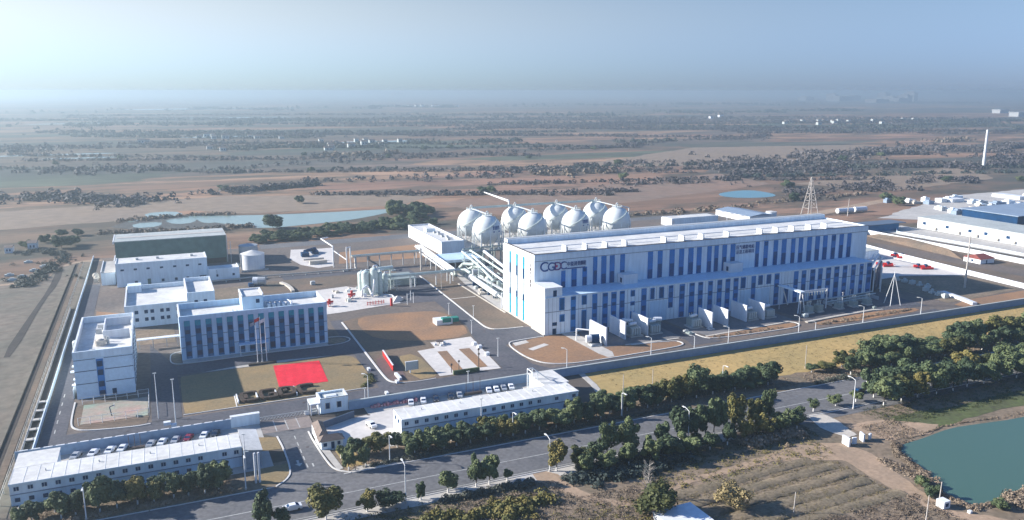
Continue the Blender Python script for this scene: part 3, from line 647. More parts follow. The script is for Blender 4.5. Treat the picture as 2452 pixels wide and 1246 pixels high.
# ---- canteen wing behind
WG = thing('canteen_wing', 'low wing with paired dark windows and sunken roof behind the office block', 'building', (-3, 395, 0))
B('walls', WG, M['wall'], (-15.8, 9.2, 374, 415, 0, 7.7)); B('roof', WG, M['roof'], (-15.25,9.2,374.55,414.45,7.7,7.8))
B('parapet', WG, M['wall'], (-15.9,9.2,373.9,374.5,7.72,9.7),(-15.3,9.2,414.5,415.1,7.7,9.7)); B('parapet', WG, M['white'], (-15.9,-15.3,374.5,415.1,7.7,9.7))
for x in (-12,-8.2,-5.8,-1.9,.5,4.6):
    for z in (5.9, 2.6): B('window', WG, M['dark'], (x,x+1.4,373.9,374.05,z,z+1.5))
B('stair_head', WG, M['wall'], (-15.2,-9.3,408,414.4,7.8,11)); 
hb = B('hall_block', WG, M['wall'], (9.2, 20.8, 373.2, 405, 0, 11.6)); B('roof', hb, M['roof'], (9.78,20.22,373.78,404.42,11.6,11.7)); B('parapet', hb, M['wall'], (9.2,20.8,373.2,373.75,11.6,13.4),(9.2,20.8,404.45,405,11.6,13.4)); B('parapet', hb, M['white'], (9.2,9.75,373.75,404.45,11.6,13.4),(20.25,20.8,373.75,404.45,11.6,13.4))
B('window', hb, M['dark'], (12.2,13.6,373.1,373.25,8.8,9.9)); B('window', hb, M['dark'], (16,17.4,373.1,373.25,8.8,9.9))
# ---- workshop
WS = thing('workshop', 'pale workshop with a thin white roof edge and two rows of small windows', 'building', (0,465,0))
B('walls', WS, M['wall'], (-21.6,22.8,457.7,475,0,12)); rf = B('roof', WS, M['roof'], (-21.2,22.4,458.2,475.1,12,12.15)); B('parapet', WS, M['wall'], (-21.7,22.9,457.6,458.1,11.95,12.5)); B('parapet', WS, M['white'], (-21.7,-21.2,458.1,475.1,12,12.5),(22.4,22.9,458.1,475.1,12,12.5))
for x in (-18.7,-12.5,-6.4,.1,6.5,12.8,19): B('window', WS, M['dark'], (x-.7,x+.9,457.6,457.75,8.5,9.4))
for x in (-12.5,.3,6.8,12.5): B('window', WS, M['dark'], (x-.6,x+.8,457.6,457.75,1.4,2.8))
B('door', WS, M['green'], (-7,-5.4,457.6,457.75,.1,3.4)); B('door', WS, M['dark'], (18.6,22,457.6,457.75,.6,2.9))
for x in (-12,-2,15): B('roof_fan', WS, M['steel'], (x,x+1.3,466,468,12.1,13.2))
AX = thing('annex', 'low grey annex with rooftop equipment at the left end of the workshop', 'building', (-26,480,0))
B('walls', AX, M['wall'], (-29.2,-22.4,466,498,0,6.6)); B('parapet', AX, M['white'], (-29.3,-28.9,466,498,6.6,7.3)); B('roof', AX, M['conc'], (-28.9,-22.4,466,498,6.6,6.7))
MB().ball((-33,486,1.6),1.6,12,8).tube((-33,486,0),(-33,486,1.5),1.2,10).ball((-32.3,481,1.4),1.4,12,8).box(-33.4,-31.4,475,477,0,2.2).build('gas_bottle_group', M['stonew'], loc=(-33,481,0), label='cream round tanks and box beside the annex at the workshop left end', cat='tank group')
SM = thing('pump_house', 'small blue-grey flat house joined to the right end of the workshop', 'building', (31,456,0))
B('walls', SM, M['wall'], (22.9,38.6,452,464,0,6.3)); B('roof', SM, M['roof'], (23.4,38.1,452.6,463.5,6.3,6.4)); B('parapet', SM, M['wall'], (22.9,38.6,452,452.5,6.3,6.9)); B('parapet', SM, M['white'], (38.1,38.6,452.5,464,6.3,6.9))
B('window', SM, M['dark'], (26.7,27.7,451.9,452.05,2.6,3.8)); B('window', SM, M['dark'], (34.9,36.1,451.9,452.05,2.6,3.8)); B('downpipe', SM, M['seam'], (27,27.2,451.85,452,3.8,6.3))
GH = thing('storage_shed', 'huge shed clad in dull green netting with a pale weathered roof', 'shed', (6,515,0))
B('walls', GH, M['green'], (-23,36.5,503,529,0,16.2)); B('roof', GH, M['roofold'], (-23.3,36.8,502.7,529.3,16.2,16.6)); B('end_frame', GH, M['white'], (-25.6,-25.0,510,548,0,.8),(-24.0,-23.4,503,529,15.2,16.7))
rp_ = MB().strip([(-22,516),(36,515.5)], 4.5, 16.6, 16.75); rp_.build('roof_patch', M['conc'], GH)
B('corner_post', GH, M['steel'], (36.6,37.0,502.6,503,0,16),(38.4,38.7,499.7,500,0,13)); B('dark_skirt', GH, M['mud'], (22,36,502.9,503.02,0,3))
TK = thing('water_tank', 'white cylindrical water tank with domed roof beside the workshop', 'tank', (48.5,479,0))
MB().cone(48.5,479,0,8.6,6.6,6.6,36).build('shell', M['white'], TK); MB().cone(48.5,479,8.6,10.6,6.75,.5,36).build('roof', M['roof'], TK)
MB().tube((41.9,477,0),(41.9,477,9),.3).build('pipe', M['steel'], TK); MB().strip([(41,469),(56,470)], .3,.1,1.1).build('railing', M['steel'], TK)
T2 = thing('far_storage_tank', 'blue-grey flat tank behind the domed white water tank', 'tank', (49,505,0)); MB().cone(49,505,0,9,5.5,5.5,28).build('shell', M['steel'], T2); MB().cone(49,505,9,10,5.6,.4,28).build('roof', M['steel'], T2)
BK = thing('bullet_tank', 'short white and dark round vessel standing behind the office roof', 'tank', (45.5,434,0))
MB().tube((43.5,434,2.6),(46,433,2.6),2.0,16).build('drum', M['white'], BK); MB().tube((46,433,2.6),(49.5,431.8,2.6),2.05,16).build('drum_end', M['steel'], BK); B('saddle', BK, M['dark'], (41,43.5,431,435,0,1.6),(44,48.8,431.6,434,0,.8))

# ---- white control building by the pipe bridge
NB = thing('control_building', 'white block with long lit side wall and black roof units by the pipe bridge', 'building', (167,505,0))
B('walls', NB, M['white'], (160,175,470,541,0,7.6)); B('roof', NB, M['roof'], (160.6,174.4,470.6,540.4,7.6,7.7)); B('parapet', NB, M['white'], (159.9,160.5,470.5,541,7.6,8.6),(174.5,175.1,470.5,541,7.6,8.6),(160.5,174.5,540.5,541,7.6,8.6)); B('parapet', NB, M['wall'], (159.9,175.1,469.9,470.45,7.55,8.6))
B('front_wall', NB, M['wall'], (160,175,469.85,470,0,7.5))
for k, y in enumerate((478,482,486,490,500,503,506)): u = B('air_unit', NB, M['steel'], (167+.9*(k%3),168.6+.9*(k%3),y,y+2,7.7,8.9)); B('fan_grille', u, M['dark'], (167.2+.9*(k%3),168.4+.9*(k%3),y+.3,y+1.7,8.9,8.95))
B('roof_screen', NB, M['wall'], (164,170,512,512.3,7.7,10),(164,164.3,512,518,7.7,10))
LO = thing('open_shed', 'low blue-grey open shed on posts below the white block', 'shed', (160,436,0))
B('roof', LO, M['offwall'], (147.5,168,426,445,5.6,6.2)); B('fascia', LO, M['wall'], (147.4,168.1,425.8,426,4.6,6.2))
for x in (148,153,158,163,167.4): B('column', LO, M['steel'], (x,x+.4,426.3,426.7,.1,4.6))
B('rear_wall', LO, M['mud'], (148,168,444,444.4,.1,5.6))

# ---- prefab rows along the main road
def prefab(name, label, x0, x1, y0, y1, win_skip=()):
    t = thing(name, label, 'prefab block', ((x0+x1)/2, (y0+y1)/2, 0))
    n = round((x1-x0)/3.05); dx = (x1-x0)/n
    B('upper_storey', t, M['wall'], (x0+.05,x1-.05,y0+.05,y1,3.0,5.75)); B('lower_storey', t, M['offwall'], (x0+.05,x1-.05,y0+.15,y1,0,3.0)); B('floor_beam', t, M['blueroof'], (x0,x1,y0-.05,y0+.15,2.85,3.1))
    rng = random.Random(x0)
    for i in range(n):
        a = x0+i*dx
        B('roof_panel', t, M['roof'], (a+.04,a+dx-.04,y0-.25,y1+.2,5.75,5.95+.0*i))
        B('roof_rib', t, M['white'], (a-.05,a+.05,y0-.25,y1+.2,5.75,6.0))
        if rng.random() > .12:
            w_ = B('window', t, M['dark'], (a+.95,a+2.05,y0-.06,y0+.06,3.95,4.95)); B('mullion', w_, M['white'], (a+1.46,a+1.54,y0-.09,y0-.055,3.95,4.95))
        if rng.random() > .25: B('window', t, M['dark'], (a+.95,a+2.05,y0-.02,y0+.16,1.0,2.0))
    for i in range(2, n, 4):
        a = x0+i*dx; MB().tube((a+1.5,y0+5,5.95),(a+1.5,y0+5,6.5),.16,6).build('roof_pipe', M['steel'], t)
        B('air_unit', t, M['stonew'], (a+.3,a+1.2,y1+.25,y1+.7,3.2,4.0))
    B('eave', t, M['wall'], (x0-.1,x1+.1,y0-.3,y0-.24,5.55,5.98))
    return t
P1 = prefab('prefab_block', 'long two storey white prefab row at the lower left corner by the road', -38.5, 16, 217, 226)
B('rear_wing', P1, M['wall'], (-38.4,-29,226.3,235.4,0,5.7)); B('wing_roof', P1, M['roof'], (-38.6,-28.8,226.25,236,5.7,5.98))
sp_ = B('stair_porch', P1, M['blueroof'], (16.1,20.6,214.5,226,0,5.1)); MB()._a([(16.1,214,5.95),(21,214,5.2),(21,229,5.2),(16.1,229,5.95),(16.1,214,5.75),(21,214,5.0),(21,229,5.0),(16.1,229,5.75)],[(0,1,2,3),(7,6,5,4),(0,4,5,1),(1,5,6,2),(2,6,7,3),(3,7,4,0)]).build('porch_roof', M['roof'], P1)
P2 = prefab('prefab_block', 'long two storey white prefab row right of the entrance forecourt', 60.6, 119.2, 217, 225.3)
B('end_wall', P2, M['white'], (60.5,60.64,217,225.3,0,5.75)); B('end_window', P2, M['dark'], (60.42,60.52,219,220.4,3.8,5.0)); B('end_window', P2, M['dark'], (60.42,60.52,222.4,223.6,3.8,5.0))
B('rear_wing', P2, M['wall'], (111.5,120,225.6,238,0,5.7)); B('wing_roof', P2, M['roof'], (111.2,120.3,225.55,238.3,5.7,5.98))
st = MB()
for y in (229,233): st.path([(108.6,y,5.9),(108.6,y,9.6),(110.4,y,9.6),(110.4,y,5.9)], .16, 6)
st.path([(108.6,229,9.6),(108.6,233,9.6)], .16).path([(110.4,229,9.6),(114.6,229,6.2)], .16).path([(110.4,233,9.6),(114.6,233,6.2)], .16).tube((108.6,229,0),(108.6,229,6),.16).tube((108.6,233,0),(108.6,233,6),.16).tube((110.4,229,0),(110.4,229,6),.16)
st.build('stair_frame', M['wsteel'], P2)

# ---- boundary walls
BW = MB(); BW.box(-41,15.4,244.8,245.1,0,3.0); BW.build('boundary_wall', M['bwall'], loc=(-12,245,0), label='blue-grey boundary wall behind the lower left prefab row', cat='wall')
BW = MB(); BW.box(51.2,430,244.8,245.1,0,3.0); bw = BW.build('boundary_wall', M['bwall'], loc=(240,245,0), label='long grey boundary wall running right from the gatehouse past the power hall', cat='wall')
cpg = MB()
for x in range(-40, 15, 3): cpg.box(x,x+2.2,244.7,245.2,3.0,3.12)
cpg.build('coping', M['white'], bpy.data.objects['boundary_wall'])  # white dashes stand for the sun highlights along the coping
MB().box(51.2,430,244.6,245.3,3.0,3.15).build('coping', M['fin'], bw)
GB = thing('gate_wall', 'pale boxy name wall standing at the left of the entrance plaza', 'wall', (19.6,245.6,0)); B('slab', GB, M['wall'], (15.4,23.8,245.2,246.6,0,3.3)); B('top', GB, M['white'], (15.3,23.9,245.1,246.7,3.3,3.5))
EG = thing('sliding_gate', 'low grey sliding gate stretched across the entrance behind the plaza', 'gate', (31,246.5,0))
gm = MB()
for i in range(15): gm.path([(24+i,246.5,.2),(25+i,246.5,1.4)], .05, 5).path([(25+i,246.5,.2),(24+i,246.5,1.4)], .05, 5)
gm.box(23.8,39,246.4,246.6,1.35,1.5); gm.build('lattice', M['steel'], EG); B('motor_box', EG, M['white'], (37.6,39,246,247,.15,1.3))
GT = thing('gatehouse', 'small flat roofed gatehouse with two windows and a columned porch', 'gatehouse', (46,248,0))
B('walls', GT, M['wall'], (42.3,51.1,245.2,251.6,0,4.3)); B('roof', GT, M['roofold'], (42.9,50.5,245.8,251,4.3,4.4)); B('parapet', GT, M['wall'], (42.2,51.2,245.1,245.7,4.3,5.0),(42.8,50.6,251.1,251.7,4.3,5.0)); B('parapet', GT, M['white'], (42.2,42.75,245.7,251.7,4.3,5.0),(50.65,51.2,245.7,251.7,4.3,5.0))
B('coping', GT, M['cap'], (42.1,51.3,245.0,245.2,4.95,5.08))
for x in (44.0, 47.6): w_ = B('window', GT, M['dark'], (x,x+1.2,245.1,245.25,1.5,3.4)); B('frame', w_, M['stonew'], (x-.15,x,245.05,245.2,1.4,3.5),(x+1.2,x+1.35,245.05,245.2,1.4,3.5))
B('roof_hatch', GT, M['white'], (44.5,48,247.5,249.5,4.4,4.7))
pc = B('porch_roof', GT, M['white'], (39.1,42.2,244.6,250.2,3.5,3.9)); B('column', pc, M['white'], (39.2,39.5,244.7,245,.1,3.5)); B('column', pc, M['white'], (39.2,39.5,249.8,250.1,.1,3.5)); B('column', pc, M['white'], (41.6,42,244.7,245,.1,3.5)); B('turnstile', GT, M['steel'], (39.8,41.4,245.5,246,.1,1.1),(39.8,41.4,247.5,248,.1,1.1))
SH = thing('guard_hut', 'small guard hut with grey hipped tile roof beside the entrance road', 'hut', (40,225,0))
B('walls', SH, M['wall'], (37.4,43.6,218.4,221.6,0,2.6)); B('walls', SH, M['white'], (37.2,39.9,221.6,232,0,2.6))
MB()._a([(36.8,221,2.6),(40.3,221,2.6),(40.6,233,2.6),(37.3,233,2.6),(38.6,223,4.1),(38.9,231,4.1)],[(0,1,4),(1,2,5,4),(2,3,5),(3,0,4,5),(3,2,1,0)]).build('roof', M['tile'], SH)
MB()._a([(36.7,217.9,2.6),(44.1,217.9,2.6),(44.1,222,2.6),(36.7,222,2.6),(38.4,220,3.9),(42.3,220,3.9)],[(0,1,5,4),(1,2,5),(2,3,4,5),(3,0,4),(3,2,1,0)]).build('roof', M['tile'], SH)
B('window', SH, M['dark'], (38,39,218.3,218.45,1,2)); B('door', SH, M['dark'], (40.2,41.1,218.3,218.45,.1,2.1)); B('window', SH, M['dark'], (42,42.8,218.3,218.45,1,2))
MB().strip([(39.2,233.6),(41,233.6),(51.4,238.4)], .25, 0, 2.2).build('yard_wall', M['seam'], loc=(45,236,0), label='dark diagonal screen wall across the forecourt below the gatehouse', cat='wall')
# ================================================================ PLANT
# spherical gas tanks
def sphere_tank(x, y, label, plate):
    t = thing('spherical_tank', label, 'gas tank', (x, y, 0), 'spherical tanks behind the power hall')
    MB().ball((x,y,12), 9.5, 36, 20).build('shell', M['sphere'], t)
    lg_ = MB(); 
    for k in range(10):
        a = 2*math.pi*k/10+.15; 
        B1 = MB().tube((x+9.5*math.cos(a), y+9.5*math.sin(a), .1), (x+9.45*math.cos(a), y+9.45*math.sin(a), 11.5), .45, 8).build('leg', M['sphere'], t)
        a2 = a+2*math.pi/10
        lg_.tube((x+9.5*math.cos(a), y+9.5*math.sin(a), .8), (x+9.5*math.cos(a2), y+9.5*math.sin(a2), 8.5), .12, 5)
    lg_.build('brace', M['steel'], t)
    pl = MB().tube((x,y,20.6),(x,y,21.5),3.3,20).build('top_platform', M['sphere'], t)
    rl = MB()
    for k in range(16):
        a = 2*math.pi*k/16; b = a+2*math.pi/16; rl.tube((x+3.2*math.cos(a),y+3.2*math.sin(a),22.5),(x+3.2*math.cos(b),y+3.2*math.sin(b),22.5),.08,4).tube((x+3.2*math.cos(a),y+3.2*math.sin(a),21.5),(x+3.2*math.cos(a),y+3.2*math.sin(a),22.5),.06,4)
    rl.build('railing', M['pipeg'], pl)
    MB().path([(x-.7,y,21.4),(x-.7,y,23.4),(x,y,24.2),(x+.7,y,23.4),(x+.7,y,21.4)], .32, 8).build('vent_pipe', M['sphere'], t)
    st = MB(); n = 26
    pts = []
    for k in range(n+1):
        f = k/n; el = R(-8+72*f); a = R(-150+130*f); rr_ = 10.0; pts.append((x+rr_*math.cos(el)*math.cos(a), y+rr_*math.cos(el)*math.sin(a), 12+rr_*math.sin(el)))
    for p, q in zip(pts, pts[1:]): st.tube(p, q, .28, 5)
    st.build('spiral_stair', M['pipeg'], t)
    MB().tube((x,y,1),(x,y,2.6),.5,8).box(x-2,x+2,y-2,y+2,.1,.6).build('bottom_pipe', M['steel'], t)
    if plate:
        pm = MB()
        for k in range(5):
            a = R(-88+k*7); b = R(-88+k*7+5); r_ = 9.62*math.cos(R(16)); pm._a([(x+r_*math.cos(v)*c_, y+r_*math.sin(v)*c_, z) for v, c_, z in ((a,1.02,13.2),(b,1.02,13.2),(b,.99,15.6),(a,.99,15.6))], [(0,1,2,3)])
        a0, a1 = R(-88), R(-55); pm._a([(x+9.75*math.cos(v), y+9.75*math.sin(v), z) for v, z in ((a0,11.6),(a1,11.6),(a1,12.4),(a0,12.4))], [(0,1,2,3)])
        pm.build('painted_mark', M['logo'], t)
    return t
nm = ('first','second','third','fourth')
for k, x in enumerate((195,227.5,259.8,292)):
    sphere_tank(x, 481, 'cream spherical gas tank on legs, %s from the left in the front row' % nm[k], k in (0,2))
    sphere_tank(x+1, 512, 'cream spherical gas tank with ringed top, %s from the left in the back row' % nm[k], False)
for x0 in (195,227.5,259.8):
    b = MB().box(x0+1.5,x0+31.5,511.2,512.8,21.6,21.9).box(x0+1.5,x0+31.5,511.2,511.3,21.9,22.8).box(x0+1.5,x0+31.5,512.7,512.8,21.9,22.8)
    b.build('tank_walkway', M['pipeg'], loc=(x0+16,512,0), label='thin steel walkway between %s back row sphere tops' % {195:'the first and second',227.5:'the second and third',259.8:'the third and fourth'}[x0], cat='walkway', group='walkways between sphere tops')
for k, x in enumerate((196,228.5,260.5,292.5)):
    MB()._a([(x-.7,483.5,21.8),(x+.7,483.5,21.8),(x+.9,508.8,21.8),(x-.5,508.8,21.8),(x-.7,483.5,22.1),(x+.7,483.5,22.1),(x+.9,508.8,22.1),(x-.5,508.8,22.1)],[(0,3,2,1),(4,5,6,7),(0,1,5,4),(2,3,7,6),(0,4,7,3),(1,2,6,5)]).build('tank_walkway', M['sphere'], loc=(x,496,0), label='pale bridge joining front and back sphere of the %s pair' % nm[k], cat='walkway', group='walkways between sphere tops')
MB().path([(303,483,0.1),(303,483,20),(297,483,21.5)], .35, 8).build('riser_pipe', M['sphere'], loc=(303,483,0), label='pale bent riser pipe right of the last front sphere', cat='pipe')
cr = thing('crane', 'white mobile crane boom rising behind the spherical tanks', 'crane', (238,545,0))
MB().tube((240,545,2),(246,563,18),.6,8).tube((246,563,18),(254,632,16.5),1.0,8,.5).build('boom', M['white'], cr); B('carrier', cr, M['dark'], (234,242,541,546,.3,3)); B('cab', cr, M['white'], (235,238,541.2,545.8,3,4.8))

# small distant plant buildings
b1 = thing('switch_room', 'long flat grey-roofed building behind the power hall roof', 'building', (375,505,0)); B('walls', b1, M['white'], (353.5,396,503,517,0,5.6)); B('roof', b1, M['roof'], (354,395.5,503.4,516.6,5.6,5.8)); B('parapet', b1, M['wall'], (353.4,396.1,502.9,503.35,4.8,6.2)); B('shaded_front', b1, M['wall'], (356,396,502.86,503,0,4.8))  # front skin in bluer cladding stands for the shade on white walls
b2 = thing('warehouse_shed', 'white shed with blue-grey gable roof behind the power hall roof', 'building', (433,515,0)); B('walls', b2, M['white'], (421,445,496,538,0,4.6))
MB()._a([(420.5,495.5,4.6),(445.5,495.5,4.6),(445.5,538.5,4.6),(420.5,538.5,4.6),(433,495.5,6.2),(433,538.5,6.2)],[(0,4,5,3),(4,1,2,5),(0,1,4),(2,3,5)]).build('roof', M['blueroof'], b2)
fr = MB()
for y in (500,512,524): fr.path([(412,y,0),(412,y,5),(420,y,5)], .25)
fr.build('side_frame', M['wsteel'], b2)
tk = thing('storage_tank', 'short white cylinder tank beside the blue-grey gable shed', 'tank', (449,504,0)); MB().cone(449,504,0,5.8,4.2,4.2,28).build('shell', M['white'], tk); MB().cone(449,504,5.8,6.5,4.3,.3,28).build('roof', M['roof'], tk)
for k, (x, y, r) in enumerate(((526,503,8),(544,504,6))):
    t = thing('horizontal_tank', 'white horizontal tank lying behind the power hall end, %s of two' % ('left','right')[k], 'tank', (x,y,0)); MB().tube((x-r,y,2.4),(x+r,y-1,2.4),2.1,14).build('shell', M['white'], t); B('saddle', t, M['steel'], (x-r+2,x-r+3,y-1,y+1,0,1.2),(x+r-3,x+r-2,y-1.5,y+.5,0,1.2))
tw_ = thing('pylon', 'tall pale lattice pylon rising behind the right end of the power hall', 'pylon', (494,508,0))
lt = MB(); base = [(488.5,505),(499.5,505),(499.5,513),(488.5,513)]; tp = (493.5,509,31)
for i, (a, b) in enumerate(base):
    MB().tube((a,b,0),(tp[0]+(a-494)*.06,tp[1]+(b-509)*.06,tp[2]),.42,6,.25).build('leg', M['pole'], tw_)
for f in (.18,.38,.56,.72,.86):
    pts = [((1-f)*a+f*tp[0],(1-f)*b+f*tp[1],f*31) for a,b in base]; pts.append(pts[0]); lt.path(pts, .16, 4)
    f2 = min(1,f+.16); q = [((1-f2)*a+f2*tp[0],(1-f2)*b+f2*tp[1],f2*31) for a,b in base]
    for i in range(4): lt.tube(pts[i], q[(i+1)%4], .12, 4)
lt.build('lattice', M['pole'], tw_)
MB().tube((515,489,0),(515.5,489,14.3),.35,8,.2).build('mast', M['pole'], loc=(515,489,0), label='thin mast beside the white horizontal tanks behind the hall', cat='mast')
MB().tube((1011,737,0),(1011,737,50),2.0,12,1.3).build('chimney', M['white'], loc=(1011,737,0), label='tall thin white chimney standing alone near the right edge', cat='chimney')
MB().tube((380,279.5,0),(380,279.5,28),.5,8,.28).build('concrete_pole', M['pole'], loc=(380,279.5,0), label='tall concrete pole on the dark turf right of the power hall', cat='pole')

# lightning mast and substation portal
am = thing('lightning_mast', 'white A-shaped steel mast at the right end of the substation yard', 'mast', (318,270,0))
for x, y in ((314.8,268.5),(320.4,267.5),(316.6,273.8)): MB().tube((x,y,0),(317.6,270,15.4),.17,7,.12).build('leg', M['wsteel'], am)
MB().tube((317.6,270,15),(317.6,270,17),.1,6).build('spike', M['wsteel'], am)
gp = thing('substation_portal', 'white steel portal with flat canopy beam in front of the hall right half', 'portal', (272,280,0))
B('beam_deck', gp, M['wall'], (266,268.6,276,291,9.6,10.2)); 
for a_, b_ in (((269.4,276,0),(267.6,276.6,9.6)),((265.2,276,0),(266.6,276.6,9.6)),((272,290,0),(268,290,9.6))): MB().tube(a_,b_,.3,8,.25).build('leg', M['wsteel'], gp)
MB().path([(268.4,277,9.9),(284,277.6,9.7)], .3, 6).path([(268.4,277.9,8.9),(284,278.5,8.7)], .2, 6).tube((284,278,0),(284,278,9.8),.28,8).build('busbar_beam', M['wsteel'], gp)
for k in range(9): x = 269.6+k*1.65; MB().tube((x,277.6,8.8),(x,277.6,7.2),.22,6).build('insulator', M['fin'], gp)
for k, x in enumerate((270.5,276.5,289,298,307)):
    t = thing('switchgear', 'grey switchgear unit, %s from the left in the substation yard' % ('first','second','third','fourth','fifth')[k], 'switchgear', (x,276,0), 'switchgear in the substation yard')
    B('base', t, M['conc'], (x-1.8,x+1.8,273,277,.1,.7)); B('cabinet', t, M['equip'], (x-1.5,x+1.5,273.5,276.5,.7,3.0+.5*(k<2)))
    for d in (-1,0,1): MB().tube((x+d,275,3),(x+d,275,4.9),.2,6).tube((x+d,275,4.9),(x+d+.2,275,5.4),.3,6).build('bushing', M['fin'], t)
g_ = thing('gas_insulated_line', 'low grey tubular busbars lying in the substation yard', 'busbar', (300,282,0))
MB().path([(288,281,2),(322,284,2)], .35, 8).path([(288,283,2.6),(322,286,2.6)], .3, 8).path([(288,279,1.6),(314,281,1.6)], .35, 8).build('busbar_tube', M['fin'], g_); B('support', g_, M['steel'], *[(x,x+.4,279.5,285,.1,1.7) for x in range(289,322,5)])
fp = thing('end_pipe_frame', 'white steel pipe frame outside the right end of the power hall', 'pipe frame', (336,295,0))
pm = MB()
for x, y in ((329,292),(333,291),(338,296),(344,301),(350,307),(356,313)): pm.tube((x,y,0),(x,y,12.6),.3,6)
pm.build('column', M['wsteel'], fp); MB().path([(326,292,13),(358,316,13)], .5, 6).path([(326,290,12.2),(358,313,12.2)], .35, 6).path([(326,294,12.6),(358,319,12.6)], .35, 6).build('pipe', M['wsteel'], fp)
B('louvred_screen', fp, M['dark'], (329.5,331,293,304,0,12)); MB()._a([(331,292.5,0),(350,306.6,0),(350,306.6,11.6),(331,292.5,11.6),(331,292.8,0),(350,306.9,0),(350,306.9,11.6),(331,292.8,11.6)],[(0,1,2,3),(4,7,6,5),(3,2,6,7)]).build('dark_screen', M['dark'], fp)
bx = thing('cooling_house', 'small pale flat building behind the right end of the power hall', 'building', (394,362,0)); B('walls', bx, M['wall'], (387,401,354,368,0,5)); B('roof', bx, M['roofold'], (387,401,354,368,5,5.2))

# transformers between fire walls
def transformer(x, y, label):
    t = thing('transformer', label, 'transformer', (x,y,0), 'transformers between the fire walls')
    B('base', t, M['conc'], (x-3,x+3,y-3,y+3,.15,.7)); B('tank_body', t, M['equip'], (x-2.2,x+2.2,y-1.3,y+2.6,.7,4.0)); 
    for k in range(4): B('radiator', t, M['fin'], (x-2.2+k*1.15,x-1.5+k*1.15,y-2.7,y-1.3,1.0,3.9))
    MB().tube((x-1.6,y+.6,4.9),(x+1.6,y+.6,5.1),.62,12).build('conservator', M['white'], t)
    for k in range(3): MB().tube((x-1.4+k*1.4,y+1.6,4),(x-1.4+k*1.4,y+1.8,6.0),.2,6).build('bushing', M['fin'], t)
    return t
for x, lb in ((178,'first'),(187.6,'second'),(208.6,'third'),(238.6,'fourth'),(248.6,'fifth')):
    transformer(x, 277.5, 'grey-green transformer with radiator fins, %s from the left before the power hall' % lb)
B('fire_wall', None, M['white'], (160.2,160.8,269.7,283,0,7.5), loc=(160.5,276,0), label='white fire wall, leftmost in front of the power hall', cat='fire wall', group='fire walls')
for x, y0, y1, lb in ((171.7,273.5,286,'second from the left'),(183.2,274.6,287,'third from the left, behind the round oil tank'),(213.6,271.4,281,'first of the right-hand four'),(222.3,272,282,'second of the right-hand four'),(234.5,274.5,285,'third of the right-hand four'),(243.8,273.8,284.5,'rightmost of all')):
    B('fire_wall', None, M['white'], (x-.3,x+.3,y0,y1,0,7.5), loc=(x,(y0+y1)/2,0), label='white fire wall in front of the power hall, %s' % lb, cat='fire wall', group='fire walls')
dr = thing('auxiliary_transformer', 'white drum and dark pipework left of the first fire wall', 'transformer', (156,273,0))
MB().tube((153.6,274,2.6),(155.6,273.4,2.6),1.5,16).build('drum', M['white'], dr); MB().tube((155.6,273.4,2.5),(158.6,272.6,2.5),1.9,14).build('cooler', M['dark'], dr)
MB().path([(153,281,0),(153,281,5),(157,277,5),(157,277,0)], .3, 6).build('portal', M['wsteel'], dr); MB().path([(154,270.6,.4),(158.6,270,.4),(158.8,273,1.4)], .3, 6).box(154.5,158,270.6,274,.15,1.1).build('skid', M['steel'], dr)
ot = thing('oil_tank', 'small white horizontal drum above the second fire wall bay', 'tank', (179,285,0)); MB().tube((177,285,4.7),(181.5,284,4.3),.9,14).build('drum', M['white'], ot); B('stand', ot, M['dark'], (178,180.5,283.6,285.4,.1,3.8))
ct = thing('oil_tank', 'white horizontal drum raised on the right side of the third bay', 'tank', (191.5,279,0)); MB().tube((189.6,280.6,5.0),(193,279.2,5.0),.95,14).build('drum', M['white'], ct); B('stand', ct, M['equip'], (190.5,192.4,278.6,281,.1,4.1))

# process area: left cluster
vt = thing('separator_tower', 'tallest pale green vertical vessel in the central process cluster', 'vessel', (97,389,0)); MB().tube((97,390,.1),(97,390,12.6),2.0,20).ball((97,390,12.6),2.0,20,6,.6,0,90).build('shell', M['pipeg'], vt); MB().path([(97,390,13),(97,391,14.3),(99,392,14.3),(100,392,11)], .4, 8).build('top_pipe', M['white'], vt)
for k, (x, y, h, r, lb) in enumerate(((93.2,392,11,2.1,'left of the tall separator tower'),(100.2,391,10.5,1.2,'right of the tall separator tower'),(103.4,394,8.5,1.6,'standing rightmost in the central cluster'),(92.4,398,9.5,1.9,'standing behind left in the central cluster'))):
    t = thing('process_vessel', 'pale green upright process vessel %s' % lb, 'vessel', (x,y,0), 'upright vessels of the central process cluster')
    MB().tube((x,y,.1),(x,y,h),r,18).ball((x,y,h),r,18,5,.6,0,90).build('shell', M['pipeg'], t); MB().path([(x,y,h+.5),(x,y,h+1.6),(x+2.2,y+.3,h+1.4)], .3, 6).build('top_pipe', M['white'], t)
hv = thing('horizontal_drum', 'white horizontal drum on top of the central process cluster', 'vessel', (104.5,397,0)); MB().tube((100.8,397,11.2),(108.6,397,11.4),1.1,16).build('shell', M['pipeg'], hv); B('stand', hv, M['pipeg'], (102,102.4,396.6,397.4,0,10.2),(107,107.4,396.6,397.4,0,10.3))
MB().path([(91.5,396,.4),(90,388,.4),(90,386,4.2),(92.5,388,5.2),(94,390,4),(94.4,384,.6)], .55, 8).build('process_pipe', M['white'], loc=(91,388,0), label='looping white pipe at the foot of the central vessels', cat='pipe')
MB().path([(95,386,.6),(95,383,7),(96.4,388,8)], .35, 8).path([(101,386,.4),(104,383,.5),(104,378,.5)], .3, 6).build('process_pipe', M['white'], loc=(97,385,0), label='slanting white pipes before the tall separator tower', cat='pipe')
